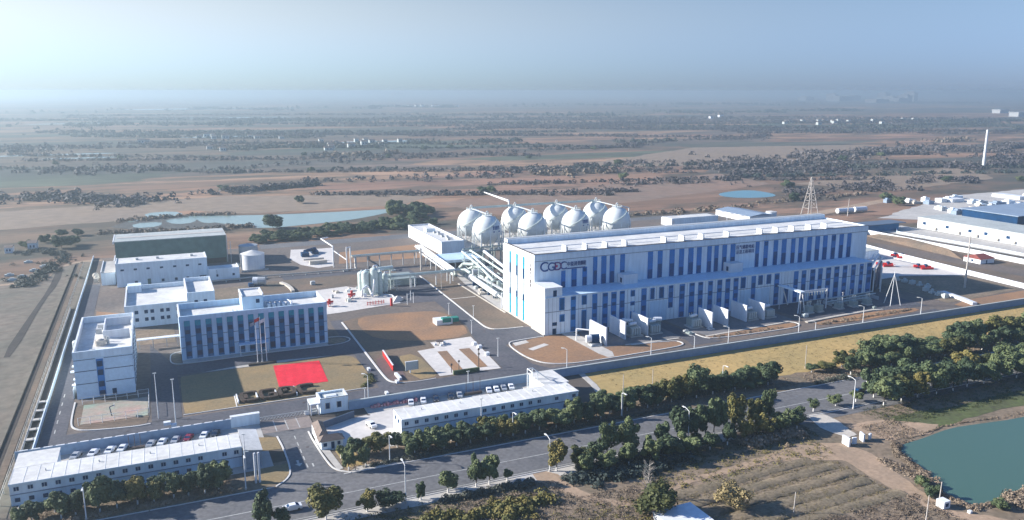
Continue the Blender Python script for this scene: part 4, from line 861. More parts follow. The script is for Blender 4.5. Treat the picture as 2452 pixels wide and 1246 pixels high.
for k, (x, y, lb) in enumerate(((84.4,385.5,'in the middle of the pale concrete pad'),(71.4,375,'at the corner behind the office roof'),(98.6,364.6,'a thin post at the pad front edge'))):
    t = thing('valve_skid', 'red valve skid %s' % lb, 'valve skid', (x,y,0)); 
    MB().box(x-.5,x+.5,y-.5,y+.5,.15,3.8 if k else 4.2).tube((x-1.8 if k<2 else x-.3,y,2.4),(x+1.8 if k<2 else x+.3,y,2.4),.5,10).build('valve_body', M['redp'], t)
    if k < 2: MB().tube((x-1.8,y+1,1.2),(x+1.8,y+1.2,1.2),.45,8).tube((x,y-1.6,1),(x,y+1.4,1),.4,8).build('cross_pipe', M['wsteel'], t)
fe = MB()
for x in (88.2,89.6,91,92.4,93.8,95.2,96.4): fe.tube((x,369.6+.1*(x-88),.2),(x,369.6+.1*(x-88),2.0),.14,5)
fe.box(88,96.6,369.6,369.75,1.3,1.6).box(88,96.6,369.6,369.75,.6,.8); fe.build('railing', M['redp'], loc=(92,370,0), label='low red railing on the pale pad before the vessels', cat='railing')
gp2 = MB(); 
for x, y, h in ((106.2,364,5.4),(109.8,365.8,5.2),(110,371,4.8),(118.2,396,4.8),(120.2,396.4,4.8)): gp2.tube((x,y,0),(x,y,h),.16,6)
gp2.path([(106.2,364,5.0),(109.8,365.8,5.0)],.12,5).path([(118.2,396,4.8),(120.2,396.4,4.8)],.12,5).build('pipe_gantry', M['wsteel'], loc=(110,368,0), label='thin white post gantries beside the dark service yard', cat='gantry')
B('equipment_house', None, M['equip'], (107,123,403,418,0,3.6), loc=(115,410,0), label='flat dark green-grey equipment house under the pipe bridge', cat='building')
spp = MB().box(104,106.6,372,374,.15,1.4)._a([(100.5,369,.2),(105.5,371,.2),(107.5,375,.2),(103,378,.2),(104,373,2.6)],[(0,1,4),(1,2,4),(2,3,4),(3,0,4)]).build('sand_pile', M['concw'], loc=(104,373,0), label='pale pile at the right end of the process pad', cat='pile')
# cold vent frames beyond
uf = thing('skid_frame', 'tall white steel frame at the pad edge behind the vessels', 'frame', (92,460,0))
for x, y, h in ((91.4,462,12.5),(96.8,451,13.5),(99.8,455,12.8),(101.6,452,7.8)): MB().tube((x,y,0),(x,y,h),.38,8).build('post', M['wsteel'], uf)
MB().path([(91.4,462,12.3),(90,490,12.3),(96,500,11)], .4, 6).path([(96.8,451,13),(99.8,455,12.6)], .3, 6).path([(92.5,466,9),(96.8,452,6)], .3, 6).tube((95.8,450,0),(95.8,450,.8),1.6,12).build('pipe', M['wsteel'], uf)
dk = thing('compressor_skid', 'dark compressor skid lying on the upper concrete pad', 'skid', (85,500,0)); MB().box(79.5,84,498,503,.15,2.6).tube((82,503,2.8),(90,512,2.4),1.0,10).box(87,91,505,513,.15,2.0).build('body', M['dark'], dk); MB().box(80,90,474,477,.15,2.2).tube((78,484,1.4),(90,484,1.4),.6,8).build('pipes', M['stonew'], dk)
# pipe bridges
pb = thing('pipe_bridge', 'double white pipe bridge running from the white block towards the hall', 'pipe bridge', (141,430,0))
for dx in (-1.6,-.5,.6,1.7): MB().path([(145+dx,470,7.6),(141.3+dx,399,7.2)], .34, 8).build('pipe', M['wsteel'], pb)
MB().path([(140,452,7.0),(137.8,400,6.8)], .4, 8).build('pipe', M['wsteel'], pb); MB()._a([(143.2,472,6.5),(147.4,472,6.5),(143.8,398,6.3),(139.4,398,6.3),(143.2,472,6.9),(147.4,472,6.9),(143.8,398,6.7),(139.4,398,6.7)],[(0,1,2,3),(7,6,5,4),(0,3,7,4),(1,5,6,2)]).build('deck', M['white'], pb)
for y in range(402,470,11):
    xx = 139.6+(y-399)*.052+1.6
    for d in (-1.7,1.7): MB().tube((xx+d,y,0),(xx+d,y,6.4),.24,6).build('column', M['wsteel'], pb)
pb2 = thing('pipe_bridge', 'long beige pipe bridge crossing behind the central process cluster', 'pipe bridge', (120,453,0))
B('deck', pb2, M['stonew'], (100,141,451.5,454.5,7,7.4)); MB().path([(100,452.3,7.8),(141,452.3,7.8)], .35, 6).path([(100,453.6,7.8),(141,453.6,7.8)], .35, 6).build('pipe', M['pipeg'], pb2)
for x in (102.2,109,116,123,130,137): MB().tube((x,452,0),(x,452,7),.3,6).build('column', M['steel'], pb2)
MB().tube((135.3,434,0),(135.3,434,12.8),.55,8).build('vent_post', M['pole'], loc=(135,434,0), label='stout pale post beside the double white pipe bridge', cat='post')
pb3 = thing('pipe_bridge', 'grey pipe bridge from the central vessels across the road to the hall', 'pipe bridge', (121,397,0))
B('deck', pb3, M['fin'], (103,141,395.5,398,6.4,6.8)); MB().path([(103,396.2,7.2),(142,396.2,7.2)], .35, 6).path([(103,397.3,7.2),(142,397.3,7.2)], .35, 6).build('pipe', M['pipeg'], pb3)
for x in (117.6,120,131.6,139.5): MB().tube((x,396.5,0),(x,396.5,6.4),.25,6).build('column', M['wsteel'], pb3)
lp = MB().path([(20,449,1.1),(52,449.6,1.2),(101,447.5,1.2)], .45, 6)
lp.path([(101,447.5,1.2),(101.5,452,5)], .4, 6); lpo = lp.build('ground_pipeline', M['stonew'], loc=(75,448,0), label='long low beige pipeline above the brown soil strip', cat='pipeline')
B('pipe_support', lpo, M['steel'], *[(x,x+.4,447.6,449,0,.8) for x in range(24,100,7)])
MB().strip(chaikin([(57.4,433),(59.4,427),(60.4,418),(60.2,411)],2), 1.7, .05, 1.0).build('curved_duct', M['stonew'], loc=(59,422,0), label='curved cream culvert end on the brown soil behind the office', cat='culvert')
# piping between the bridge and the hall
pr = thing('pipe_rack', 'pale green pipe rack with thick pipes beside the hall left gable', 'pipe rack', (152,390,0))
MB().path([(163,428,10.5),(160.5,395,10.5),(157.5,362,10.5),(151,340,10)], .55, 8).build('pipe', M['pipeg'], pr); MB().path([(166,414,12.2),(160,372,12.2),(154,345,12)], .8, 8).build('pipe', M['white'], pr); MB().path([(161,420,9.2),(155,380,9.2),(152,350,9)], .5, 8).build('pipe', M['white'], pr); MB().path([(158,428,10.2),(155,392,8.4),(150,362,8)], .6, 8).build('pipe', M['pipeg'], pr)
for x, y, h in ((158,424,10),(163,424,10),(156,406,9),(162,406,12),(152.5,388,9),(160.5,388,12),(150.5,366,8),(158.5,366,12),(149.5,346,8),(155,346,12)): MB().tube((x,y,0),(x,y,h),.28,6).build('column', M['pipeg'], pr)
MB().path([(152.5,388,9),(160.5,388,9)],.25).path([(150.5,366,8),(158.5,366,8)],.25).path([(149.5,346,8),(155,346,8)],.25).path([(156,406,9),(162,406,9)],.25).build('cross_beam', M['pipeg'], pr)
hx = thing('heat_exchanger', 'long white horizontal heat exchanger on saddles before the pipe rack', 'vessel', (149,371,0))
MB().tube((150.2,391,3.2),(148.2,353,3.0),1.3,18).build('shell', M['wsteel'], hx); MB().tube((150.4,394,3.2),(150.2,391,3.2),1.55,16).build('shell_end', M['white'], hx)
for y in (386,379,372,365,358): B('saddle', hx, M['dark'], (148.2,151.0,y-.3,y+.3,.1,2.2))
B('walkway', hx, M['wsteel'], (151.6,152.8,345,388,4.4,4.6)); MB().path([(151.6,388,5.6),(151.6,345,5.6)],.07,4).path([(148.6,353,3),(147.6,344,3),(147.6,344,.2)],.45,8).build('railing', M['wsteel'], hx)
gv = thing('storage_drum', 'grey horizontal drum behind the white heat exchanger', 'vessel', (157,395,0)); MB().tube((152,396,5.2),(162,394,5.2),1.6,16).build('shell', M['steel'], gv); B('stand', gv, M['pipeg'], (153,153.6,394,397,0,3.8),(160,160.6,393,396,0,3.8))
MB().path([(148,418,.4),(147.5,412,.5),(148,408,4),(151,404,5),(152,399,4)], .8, 10).path([(151,420,.4),(152,410,7),(156,404,7.5)], .9, 10).path([(154,416,.4),(158,410,5),(163,400,5),(164,392,2)], .8, 10).build('process_pipe', M['pipeg'], loc=(153,408,0), label='thick bent green-white pipes behind the heat exchanger', cat='pipe')
MB().ball((153,398,2.2),1.8,14,8).ball((158,388,2.6),2.0,14,8).tube((155,380,.2),(155,380,4.2),1.3,14).tube((157,372,.2),(157,372,5),1.1,14).tube((156,360,.1),(156,360,3.6),1.2,12).build('pump_group', M['pipeg'], loc=(156,380,0), label='pale green pumps and pots below the pipe rack', cat='pump group')
MB().path([(144.3,338.5,0),(144.3,338.5,7.4),(148.6,340,7.4)], .3, 8).tube((146.6,338,0),(146.6,338,9),.45,8).build('corner_pipes', M['wsteel'], loc=(146,338,0), label='white upright pipes at the far corner of the hall gable', cat='pipe')
bp = MB()
for k in range(11):
    x = 166+k*2.4; bp.tube((x,441+2*(k%3),0),(x,441+2*(k%3),6+(k*37%5)), .5,6)
bp.path([(164,438,7),(192,440,7)],.5,6).path([(164,443,8.4),(192,445,8.4)],.5,6).build('pipe_rack', M['equip'], loc=(178,442,0), label='cluttered grey pipework between the spheres and the hall', cat='pipe rack')
rp = random.Random(77); sp2 = MB()
for k in range(120):
    y = rp.uniform(342,428); x = 150.5+(y-342)*.1+rp.uniform(-3,7); z = rp.uniform(1,9.5); l = rp.uniform(2,9); r_ = rp.choice((.1,.14,.2,.3)); d = rp.random()
    if d < .4: sp2.tube((x,y,z),(x+.1*l,y+l,z),r_,5)
    elif d < .7: sp2.tube((x,y,z),(x+l*.6,y,z),r_,5)
    else: sp2.tube((x,y,.1),(x,y,z),r_,5)
for k in range(14): y = 345+k*6; sp2.box(147.5+(y-342)*.06,147.62+(y-342)*.06,y,y+.12,0,4.6).box(147.5+(y-342)*.06,151.5,y,y+.12,4.5,4.62)
sp2.build('small_pipework', M['pipeg'], pr, kind='stuff')
sp3 = MB()
for k in range(60):
    x = rp.uniform(90.5,110); y = rp.uniform(388,402); z = rp.uniform(.6,7); l = rp.uniform(1.5,5); d = rp.random(); r_ = rp.choice((.08,.12,.18))
    if d < .5: sp3.tube((x,y,z),(x+l,y,z),r_,5)
    else: sp3.tube((x,y,.1),(x,y,z),r_,5)
sp3.build('small_pipework', M['fin'], vt, kind='stuff')
# green shed on the soil
gs = thing('site_cabin', 'small white cabin with green tarpaulin side on the orange soil', 'cabin', (113,328,0))
B('cabin_body', gs, M['wsteel'], (107.5,114,324,329.5,.1,2.3)); B('tarpaulin', gs, M['tarp'], (110.2,114.1,323.9,326.4,1.1,3.0)); B('side_tank', gs, M['tarp'], (115,118.6,326.5,329.4,.1,2.0)); B('end_panel', gs, M['white'], (114.1,114.9,324.4,328,.1,2.4))
# red banner board, billboard
rb = thing('banner_board', 'low red banner board standing on purple soil beside the kerb', 'board', (75,283,0))
MB()._a([(75.4,294,.1),(74.1,275,.1),(74.1,275,2.2),(75.4,294,2.2),(75.7,294,.1),(74.4,275,.1),(74.4,275,2.2),(75.7,294,2.2)],[(0,1,2,3),(4,7,6,5),(3,2,6,7),(0,4,5,1),(0,3,7,4),(1,5,6,2)]).build('panel', M['redp'], rb)
MB()._a([(75.3,294,2.2),(74.0,275,2.2),(74.0,275,2.35),(75.3,294,2.35),(75.8,294,2.2),(74.5,275,2.2),(74.5,275,2.35),(75.8,294,2.35)],[(0,1,2,3),(4,7,6,5),(3,2,6,7),(0,4,5,1)]).build('top_rail', M['white'], rb)
B('stone_marker', None, M['white'], (73.5,74.5,264.6,270.8,.1,1.0), loc=(74,267.5,0), label='long white stone marker at the road bend by the red banner', cat='stone')
bb_ = thing('billboard', 'grey information board on one leg on the brown lawn', 'billboard', (80,271,0)); B('panel', bb_, M['fin'], (77.6,82.2,270.4,270.7,1.2,4.3)); B('frame', bb_, M['white'], (77.5,82.3,270.3,270.8,4.3,4.5)); B('frame', bb_, M['seam'], (82.2,82.4,270.35,270.75,1.2,4.3)); B('leg', bb_, M['white'], (79.2,79.6,270.4,270.7,0,1.2))
for k, (x,y) in enumerate(((66.4,279.7),(72.2,262.8),(46.5,263),(66.0,253.5))):
    B('white_stone', None, M['white'], (x-.5,x+.5,y-1.0,y+1.0,.1,.9), loc=(x,y,0), label=('pale block on the road east of the lawn','pale block at the kerb bend near the red banner','pale block right of the hedge letters','pale block on the inner road by the boundary wall')[k], cat='stone')
# things on the concrete pad
up_ = thing('umbrella_table', 'dark round table and seats at the upper left of the concrete pad', 'table', (100,298.5,0)); MB().tube((100,298.5,.2),(100,298.5,1.5),.15).tube((100,298.5,1.4),(100,298.5,1.6),1.6,12).build('table_top', M['cap'], up_); MB().box(97.6,98.6,297.6,298.4,.2,.9).box(101.6,102.6,298.6,299.4,.2,.9).box(99.4,100.4,295.6,296.4,.2,.9).build('seats', M['white'], up_)
for k, (x,y,h) in enumerate(((93,264.6,3.2),(96.4,266,3.6),(103.2,263.6,8),(104.6,267,5))):
    MB().tube((x,y,.1),(x,y,h),.13,6).ball((x,y,h),.45,8,6).build('slim_post', M['cap'], loc=(x,y,0), label='slim dark post, %s along the lower edge of the concrete pad' % nm[k], cat='post', group='slim posts on the concrete pad')
for k, (x,y) in enumerate(((112.6,292),(113,287.5),(112.4,278))):
    B('pad_cabinet', None, M['white'], (x-.8,x+.8,y-.8,y+.8,.16,1.3), loc=(x,y,0), label='small white cabinet, %s down the right edge of the concrete pad' % nm[k], cat='cabinet', group='cabinets on the concrete pad')
MB().box(93,103,262.1,263,.1,1.5).build('clipped_hedge', M['leaf'], loc=(98,262.5,0), label='dark clipped hedge below the concrete pad', cat='hedge')
MB().strip([(75,248.4),(110,248.4)], .9, .05, .9).build('clipped_hedge', M['leaf'], loc=(92,248.4,0), label='low hedge running behind the boundary wall near the pad', cat='hedge')
# red cloth and hedge letters
cl = MB(); nx, ny = 18, 24; P_ = [(35.0,298.4),(51.7,297.5),(50.4,273.6),(33.7,273.9)]
vs = []
for j in range(ny+1):
    for i in range(nx+1):
        u, v = i/nx, j/ny; a = Vector(P_[0]).lerp(Vector(P_[1]),u); b = Vector(P_[3]).lerp(Vector(P_[2]),u); p = a.lerp(b,v); vs.append((p.x,p.y,.19+.05*math.sin(i*1.7+j*.9)*math.sin(j*.7)))
cl._a(vs, [(j*(nx+1)+i,j*(nx+1)+i+1,(j+1)*(nx+1)+i+1,(j+1)*(nx+1)+i) for j in range(ny) for i in range(nx)], True)
cl.build('red_carpet', M['red'], loc=(42,286,0), label='large bright red cloth spread on the brown lawn', cat='carpet')
def hedge_letter(ch, segs, x0, label):
    t = thing('hedge_letter', label, 'hedge', (x0+2.5,268.2,0))
    b = MB(); e = MB()
    for s in segs:
        pts = [(x0+p[0],263.9+p[1]) for p in s]; b.strip(chaikin(pts,1) if len(pts)>2 else pts, 1.25, .1, 1.15)
    b.build('hedge', M['hedge'], t)
    e.strip([(x0-.75,264.4),(x0-.75,271.8)], .35, .1, 1.0); e.build('edging', M['white'], t)
Cs = [(5.2,6.9),(5.2,7.9),(1.6,7.9),(.5,7.0),(.5,1.6),(1.6,.5),(5.2,.5),(5.2,1.5)]
hedge_letter('C', [Cs,[(1.9,6.2),(1.9,2.2)]], 20.2, 'clipped brown hedge shaped as the first letter C on the lawn')
hedge_letter('G', [Cs,[(5.2,1.5),(5.2,4.0),(3.0,4.0)]], 26.4, 'clipped brown hedge shaped as the letter G on the lawn')
hedge_letter('D', [[(.5,.5),(.5,7.9),(3.8,7.9),(5.2,6.4),(5.2,2.0),(3.8,.5),(.5,.5)],[(2.4,4.2),(2.4,6.0)]], 32.6, 'clipped brown hedge shaped as the letter D on the lawn')
hedge_letter('C', [Cs], 38.9, 'clipped brown hedge shaped as the last letter C on the lawn')
# flag poles
fb = B('flag_plinth', None, M['mud'], (26.7,36.7,301.6,303.2,.1,.7), loc=(31.7,302.4,0), label='dark low plinth in front of the three flagpoles', cat='plinth')
for k, (x, h, m_, lb) in enumerate(((30.3,16.4,'blueroof','left flagpole with a small pale blue flag'),(31.9,17.8,'redp','middle and tallest flagpole with a red flag'),(33.6,17.2,'white','right flagpole with a white flag'))):
    t = thing('flagpole', lb, 'flagpole', (x,304.5,0)); MB().tube((x,304.5,.1),(x,304.5,h),.14,8,.08).build('pole', M['wsteel'], t); MB().tube((x,304.5,0),(x,304.5,.5),.4,8).build('base', M['conc'], t)
    vs = [(x-.1-1.9*u, 304.5+.25*math.sin(u*6), h-.3-1.3*v-.5*u) for v in (0,1) for u in [i/6 for i in range(7)]]
    f = MB()._a(vs, [(i,i+1,i+8,i+7) for i in range(6)], True).build('flag', M[m_], t)
# court
ctm = B('sports_court', None, M['court'], (-26.6,-7.6,266,283.2,.12,.2), loc=(-17,274,0), label='faded pink and green sports court in front of the left block', cat='court')
for x, y in ((-17.2,270.6),(-12.6,272)):
    pass
ht = thing('court_hoop', 'dark hoop stand on the faded sports court', 'hoop', (-18,270.5,0)); MB().path([(-18,270,.2),(-18.4,270,3.2),(-17,270,3.6)], .14, 6).build('post', M['dark'], ht); B('backboard', ht, M['white'], (-17.1,-17.0,269.2,270.8,3.1,4.0))
fc = thing('court_fence', 'thin pale fence around the faded sports court', 'fence', (-17,274,0)); f = MB()
for a, b in (((-7.2,265.4),(-7.2,284)),((-27,265.4),(-7.2,265.4)),((-27,284),(-7.2,284))):
    n = 6
    for i in range(n+1): p = Vector(a).lerp(Vector(b), i/n); MB().tube((p.x,p.y,0),(p.x,p.y,2.6),.09,5).build('post', M['wsteel'], fc)
    f.path([(*a,2.6),(*b,2.6)], .06, 4).path([(*a,1.3),(*b,1.3)], .05, 4)
f.build('rail', M['wsteel'], fc)
# ================================================================ RIGHT-HAND SIDE AND FAR THINGS
def ww(name, pts, h, label, m='white', t=.5): return MB().strip(pts, t, 0, h).build(name, M[m], loc=(*pts[0],0), label=label, cat='wall')
ww('yard_wall', [(420,385),(415,355),(410,301.7),(407,262)], 2.6, 'bright white wall on the right edge of the red valve yard', t=.8)
ww('yard_wall', [(463,428),(463.5,365),(465.5,344),(465.5,252)], 3.0, 'bright white wall in front of the long white warehouse', t=.8)
ww('low_wall', [(359.2,276),(356,262),(353,253.5)], 1.4, 'short white dotted wall slanting down to the boundary wall', t=2.4)
ww('terrace_edge', [(489,300),(490,345),(485,414),(507,434)], 1.5, 'pale terrace edge below the long white warehouse', 'wall')
wh = thing('long_warehouse', 'long bright white warehouse at the right edge with small openings', 'warehouse', (540,350,0))
B('walls', wh, M['white'], (519,552,232,425.6,0,8)); B('roof', wh, M['roofold'], (518.6,552.4,231.6,426,8,8.4))
for y in (420,401,383,371,355,343,330): B('opening', wh, M['dark'], (518.9,519.05,y-1.6,y+1,3.2,5.2))
for y in (410,391,377,362,350,337): B('hood', wh, M['stonew'], (517.6,518.98,y-1.2,y+1.2,1.0,2.6))
db = thing('dark_shed', 'long low shed with dark navy wall just right of the power hall roof', 'shed', (470,428,0)); B('walls', db, M['navy'], (440,498,424,436,0,5)); B('roof', db, M['seam'], (439,504,423,437,5,5.5))
rh = thing('red_roofed_hut', 'small white hut with dull red roof between the white walls', 'hut', (447,322,0)); B('walls', rh, M['white'], (441.2,453,316.4,327.4,0,2.9)); MB()._a([(440.6,315.8,2.9),(453.6,315.8,2.9),(453.6,328,2.9),(440.6,328,2.9),(443.5,321.9,5.0),(450.7,321.9,5.0)],[(0,1,5,4),(1,2,5),(2,3,4,5),(3,0,4)]).build('roof', M['redroof'], rh); B('window', rh, M['dark'], (441.1,441.25,321,322.4,1,2.1)); B('door', rh, M['dark'], (446,447,316.3,316.45,0,2.1))
MB()._a([(455,415,0),(444,330,0),(451,330,0),(461,413,0),(456,380,4.2),(449,345,4.0),(457,405,3.0)],[(0,1,5,4),(0,4,6),(1,2,5),(2,3,4,5),(3,6,4),(3,0,6)]).build('spoil_heap', M['brown'], loc=(452,370,0), label='long brown spoil heap behind the red roofed hut', cat='heap')
ss = thing('steel_shed', 'blue roofed steel shed at the right edge above the warehouse', 'shed', (645,438,0)); B('walls', ss, M['dark'], (601,700,405,452,0,6)); B('roof', ss, M['blueroof'], (600,702,404,454,6,6.6)); B('red_stack', ss, M['redroof'], (640,672,401,404,0,2.6))
rq = random.Random(11)
for k in range(26):
    x = rq.uniform(590,780); y = rq.uniform(455,535)
    if y < 470 and x < 600: continue
    w_, d_, h_ = rq.uniform(4,14), rq.uniform(3,7), rq.uniform(1.5,4)
    MB().box(x,x+w_,y,y+d_,0,h_).box(x+w_*.2,x+w_*.5,y+d_*.2,y+d_*.8,h_,h_+1).build('stacked_goods', M[rq.choice(['white','steel','blueroof','stonew','wall'])], loc=(x,y,0), label='pale stacked goods scattered in the yard above the blue roofed shed', cat='stack', group='stacked goods in the right-hand yard')
B('long_hut', None, M['white'], (741,753,500,528,0,3), loc=(745,515,0), label='long low white hut behind the goods yard at the right edge', cat='hut')
MB().box(657,664,516,523,0,3.5).box(666,682,512,520,0,3).build('farm_house', M['white'], loc=(660,520,0), label='small white house and shed at the left end of the goods yard', cat='house')
# red valve groups in the right yard
for k, (x,y,lb) in enumerate(((414.5,351,'against the white wall, farthest back'),(386,336,'left of the pair in the middle'),(400,322,'right of the pair in the middle'))):
    t = thing('valve_skid', 'red and dark valve skid in the right yard, %s' % lb, 'valve skid', (x,y,0), 'valve skids in the right-hand yard')
    MB().tube((x-3.4,y+3,1.3),(x+3.4,y-3,1.3),.8,10).build('manifold', M['redp'], t); MB().box(x-2.2,x-.8,y+.8,y+2.2,.1,2.8).box(x+.6,x+2,y-2,y-.6,.1,2.8).build('valve_body', M['dark'], t); MB().tube((x-3,y-2,.8),(x+3.5,y-4.5,.8),.6,8).build('pipe', M['redp'], t)
MB().path([(388,331,1),(399,325,1)], .35, 6).path([(404,330,1.6),(403.5,345,1.6)], .25, 6).build('connecting_pipe', M['wsteel'], loc=(394,328,0), label='thin pale pipe between the two front valve skids', cat='pipe')
for k in range(9):
    x, y = 362+k*.2-(k*1.4 if k>4 else 0), 306-k*4.6
    MB().box(x-1.4,x+1.4,y-1,y+1,0,1.0+.5*(k%3)).box(x-.6,x+.6,y-.5,y+.5,1,2.3).build('stored_crate', M['fin'], loc=(x,y,0), label='pale grey stored crate in the row behind the A-shaped mast', cat='crate', group='crates behind the mast')
# left: fences, channel, houses
lf = thing('left_fence', 'long pale post fence along the drainage channel at the left', 'fence', (-41,300,0)); fr_ = MB()
pm_ = MB().box(-41.3,-41.05,211.88,212.12,0,2.4).build('post', M['stonew'], lf)
for i in range(1, 48): copy_tree(pm_, (0, 6.6*i, 0), parent=lf)
fr_.box(-41.22,-41.12,212,528,2.2,2.3).box(-41.22,-41.12,212,528,1.2,1.28).build('rail', M['stonew'], lf)
pw = MB().strip([(-37.3,246),(-37.2,548)], .3, 0, 1.6).build('side_wall', M['wall'], loc=(-37.3,400,0), label='low grey wall between the inner road and the drainage channel', cat='wall')
ch = MB().box(-40.6,-40.2,246,420,0,.8); ch.build('channel_wall', M['conc'], loc=(-40.4,330,0), label='concrete channel wall beside the left fence', cat='wall')
sheet('channel_bed', [(-40.2,246),(-37.5,246),(-37.5,420),(-40.2,420)], .04, M['mud'])
for k, y in enumerate((258,266,274,282,290)): MB().box(-40.2,-37.5,y,y+1.6,.5,.8).build('channel_beam', M['conc'], loc=(-39,y,0), label='concrete cross beam over the channel, %s from the front' % ('first','second','third','fourth','fifth')[k], cat='beam', group='channel cross beams')
def farm_house(x, y, w_, d_, h_, label, roof='tile', wall='white', g=None):
    t = thing('farm_house', label, 'house', (x,y,0), g); B('walls', t, M[wall], (x-w_/2,x+w_/2,y-d_/2,y+d_/2,0,h_))
    MB()._a([(x-w_/2-.4,y-d_/2-.4,h_),(x+w_/2+.4,y-d_/2-.4,h_),(x+w_/2+.4,y+d_/2+.4,h_),(x-w_/2-.4,y+d_/2+.4,h_),(x-w_/2-.4,y,h_+w_*.22),(x+w_/2+.4,y,h_+w_*.22)],[(0,1,5,4),(2,3,4,5),(1,2,5),(3,0,4)]).build('roof', M[roof], t)
    B('window', t, M['dark'], (x-w_*.28,x-w_*.08,y-d_/2-.06,y-d_/2+.04,h_*.35,h_*.7)); B('window', t, M['dark'], (x+w_*.1,x+w_*.3,y-d_/2-.06,y-d_/2+.04,h_*.35,h_*.7))
farm_house(-87,591,4.2,9,3.6,'left of two small white farm houses at the left edge'); farm_house(-74.5,596,5,9,4.8,'right of two small white farm houses at the left edge')
for k, (x,y) in enumerate(((-72,548),(-66,520),(-62,530),(-70,505),(-74,498),(-77,512))):
    MB().box(x-2.2,x+2.2,y-1,y+1,0,1).box(x-1,x+1,y-.6,y+.6,1,1.6).build('garden_shelter', M['fin'], loc=(x,y,0), label='low pale garden shelter among the dark plots by the left farm houses', cat='shelter', group='garden shelters at the left edge')
bt = thing('round_store', 'small pale round store at the back corner of the left block', 'tank', (-33,352,0)); MB().tube((-33,352,0),(-33,352,2.6),1.7,16).ball((-33,352,2.6),1.7,16,5,.5,0,90).build('shell', M['fin'], bt); B('shed', bt, M['dark'], (-31,-24,346,352,0,2.2))
# distant villages
vi = random.Random(5)
vill = [(102,1921,4),(184,1885,4),(20,1700,3),(155,1512,2),(257,1465,2),(350,1600,4),(420,1548,5),(200,1800,3),(290,1500,3)]
k = 0
for x, y, n in vill:
    for i in range(n):
        k += 1; a, b = x+vi.uniform(-60,60), y+vi.uniform(-50,50); farm_house(a, b, vi.uniform(8,15), 9, vi.uniform(4,7), 'tiny white house of the hazy village across the fields, left of centre', 'tile', 'fin', 'village houses left of centre')
for i in range(16): farm_house(2050+vi.uniform(-260,420), 1870+vi.uniform(-60,260), vi.uniform(10,16), 10, vi.uniform(5,8), 'tiny white house of the hazy hamlet far behind the right fields', 'tile', 'fin', 'hamlet houses on the right')
farm_house(1906,2491,14,12,8,'left of a pair of bright white dots far right of centre'); farm_house(2017,2577,20,14,10,'right of a pair of bright white dots far right of centre')
for i in range(10): farm_house(1500+i*36+vi.uniform(-10,10), 5200+vi.uniform(-200,200), 22, 16, 9, 'tiny pale dot house near the hazy horizon above the spheres', 'tile', 'white', 'horizon houses above the spheres')
for i, (x,y,w_,h_) in enumerate(((6459, 6832, 110, 38), (6431, 6437, 45, 65), (6232, 6151, 100, 45), (6560, 6380, 120, 45), (6917, 6629, 110, 50), (7908, 7122, 70, 75), (6192, 5504, 60, 50), (6036, 5276, 120, 36), (6314, 5450, 60, 60), (6879, 5865, 50, 85), (5665, 5164, 150, 30))):
    MB().box(x-w_/2,x+w_/2,y-60,y+60,0,h_).box(x-w_/4,x+w_/4,y-40,y+40,h_,h_*1.15).build('distant_block', M['asphaltr'], loc=(x,y,0), label='pale tower block of the distant town on the right horizon', cat='building', group='distant town blocks')
for i, (x,y,w_) in enumerate(((3577,2556,60),(3212,2195,120),(3300,2150,60))): MB().box(x-w_/2,x+w_/2,y-20,y+20,0,16).box(x-w_/2-2,x+w_/2+2,y-22,y+22,16,18).build('distant_warehouse', M['steel'], loc=(x,y,0), label=('small bright warehouse far right under the horizon','long bright warehouse at the far right edge','short bright warehouse joined right of the long far one')[i], cat='warehouse')
MB().box(4000,4260,14300,14420,0,60).build('distant_warehouse', M['steel'], loc=(4100,14360,0), label='thin bright roof line on the horizon left of the spheres', cat='warehouse')
# bridge culvert near the pond
cu = thing('culvert_headwall', 'four white slab walls of a broken culvert at the pond corner', 'culvert', (181,160.5,0))
for x0,y0,x1,y1,h in ((176.2,159.4,176.6,162.4,2.6),(178.6,160.8,179.8,160.4,2.0),(182.6,160.2,183.4,162.4,2.4),(185.4,161,186.4,161.3,1.8)): MB().strip([(x0,y0),(x1,y1)], .5, 0, h).build('slab_wall', M['white'], cu)
sheet('rubble_path', [(182.6,182.5),(187.5,181),(187.8,175.6),(184.4,164.6),(180.6,164.4),(178.6,171),(180,178)], .12, M['stonew'], jit=.6)
ds = thing('dish_box', 'white box shaped unit on the dirt track by the pond', 'box', (170.6,124.4,0)); B('body', ds, M['white'], (169.5,171.7,123.4,125.6,.1,2.0)); B('opening', ds, M['dark'], (170.1,171.1,123.34,123.45,.6,1.5))
MB().box(173.6,174.4,119.4,120.2,0,.7).build('white_stone', M['white'], loc=(174,119.8,0), label='small white box on the track near the lower right corner', cat='stone')
MB().box(102.5,113,139.8,148.5,0,1.6).box(102.2,113.3,139.5,148.8,1.6,1.9).build('roadside_shed', M['white'], loc=(107,144,0), label='white shed roof cut by the bottom edge below the olive tree', cat='shed')
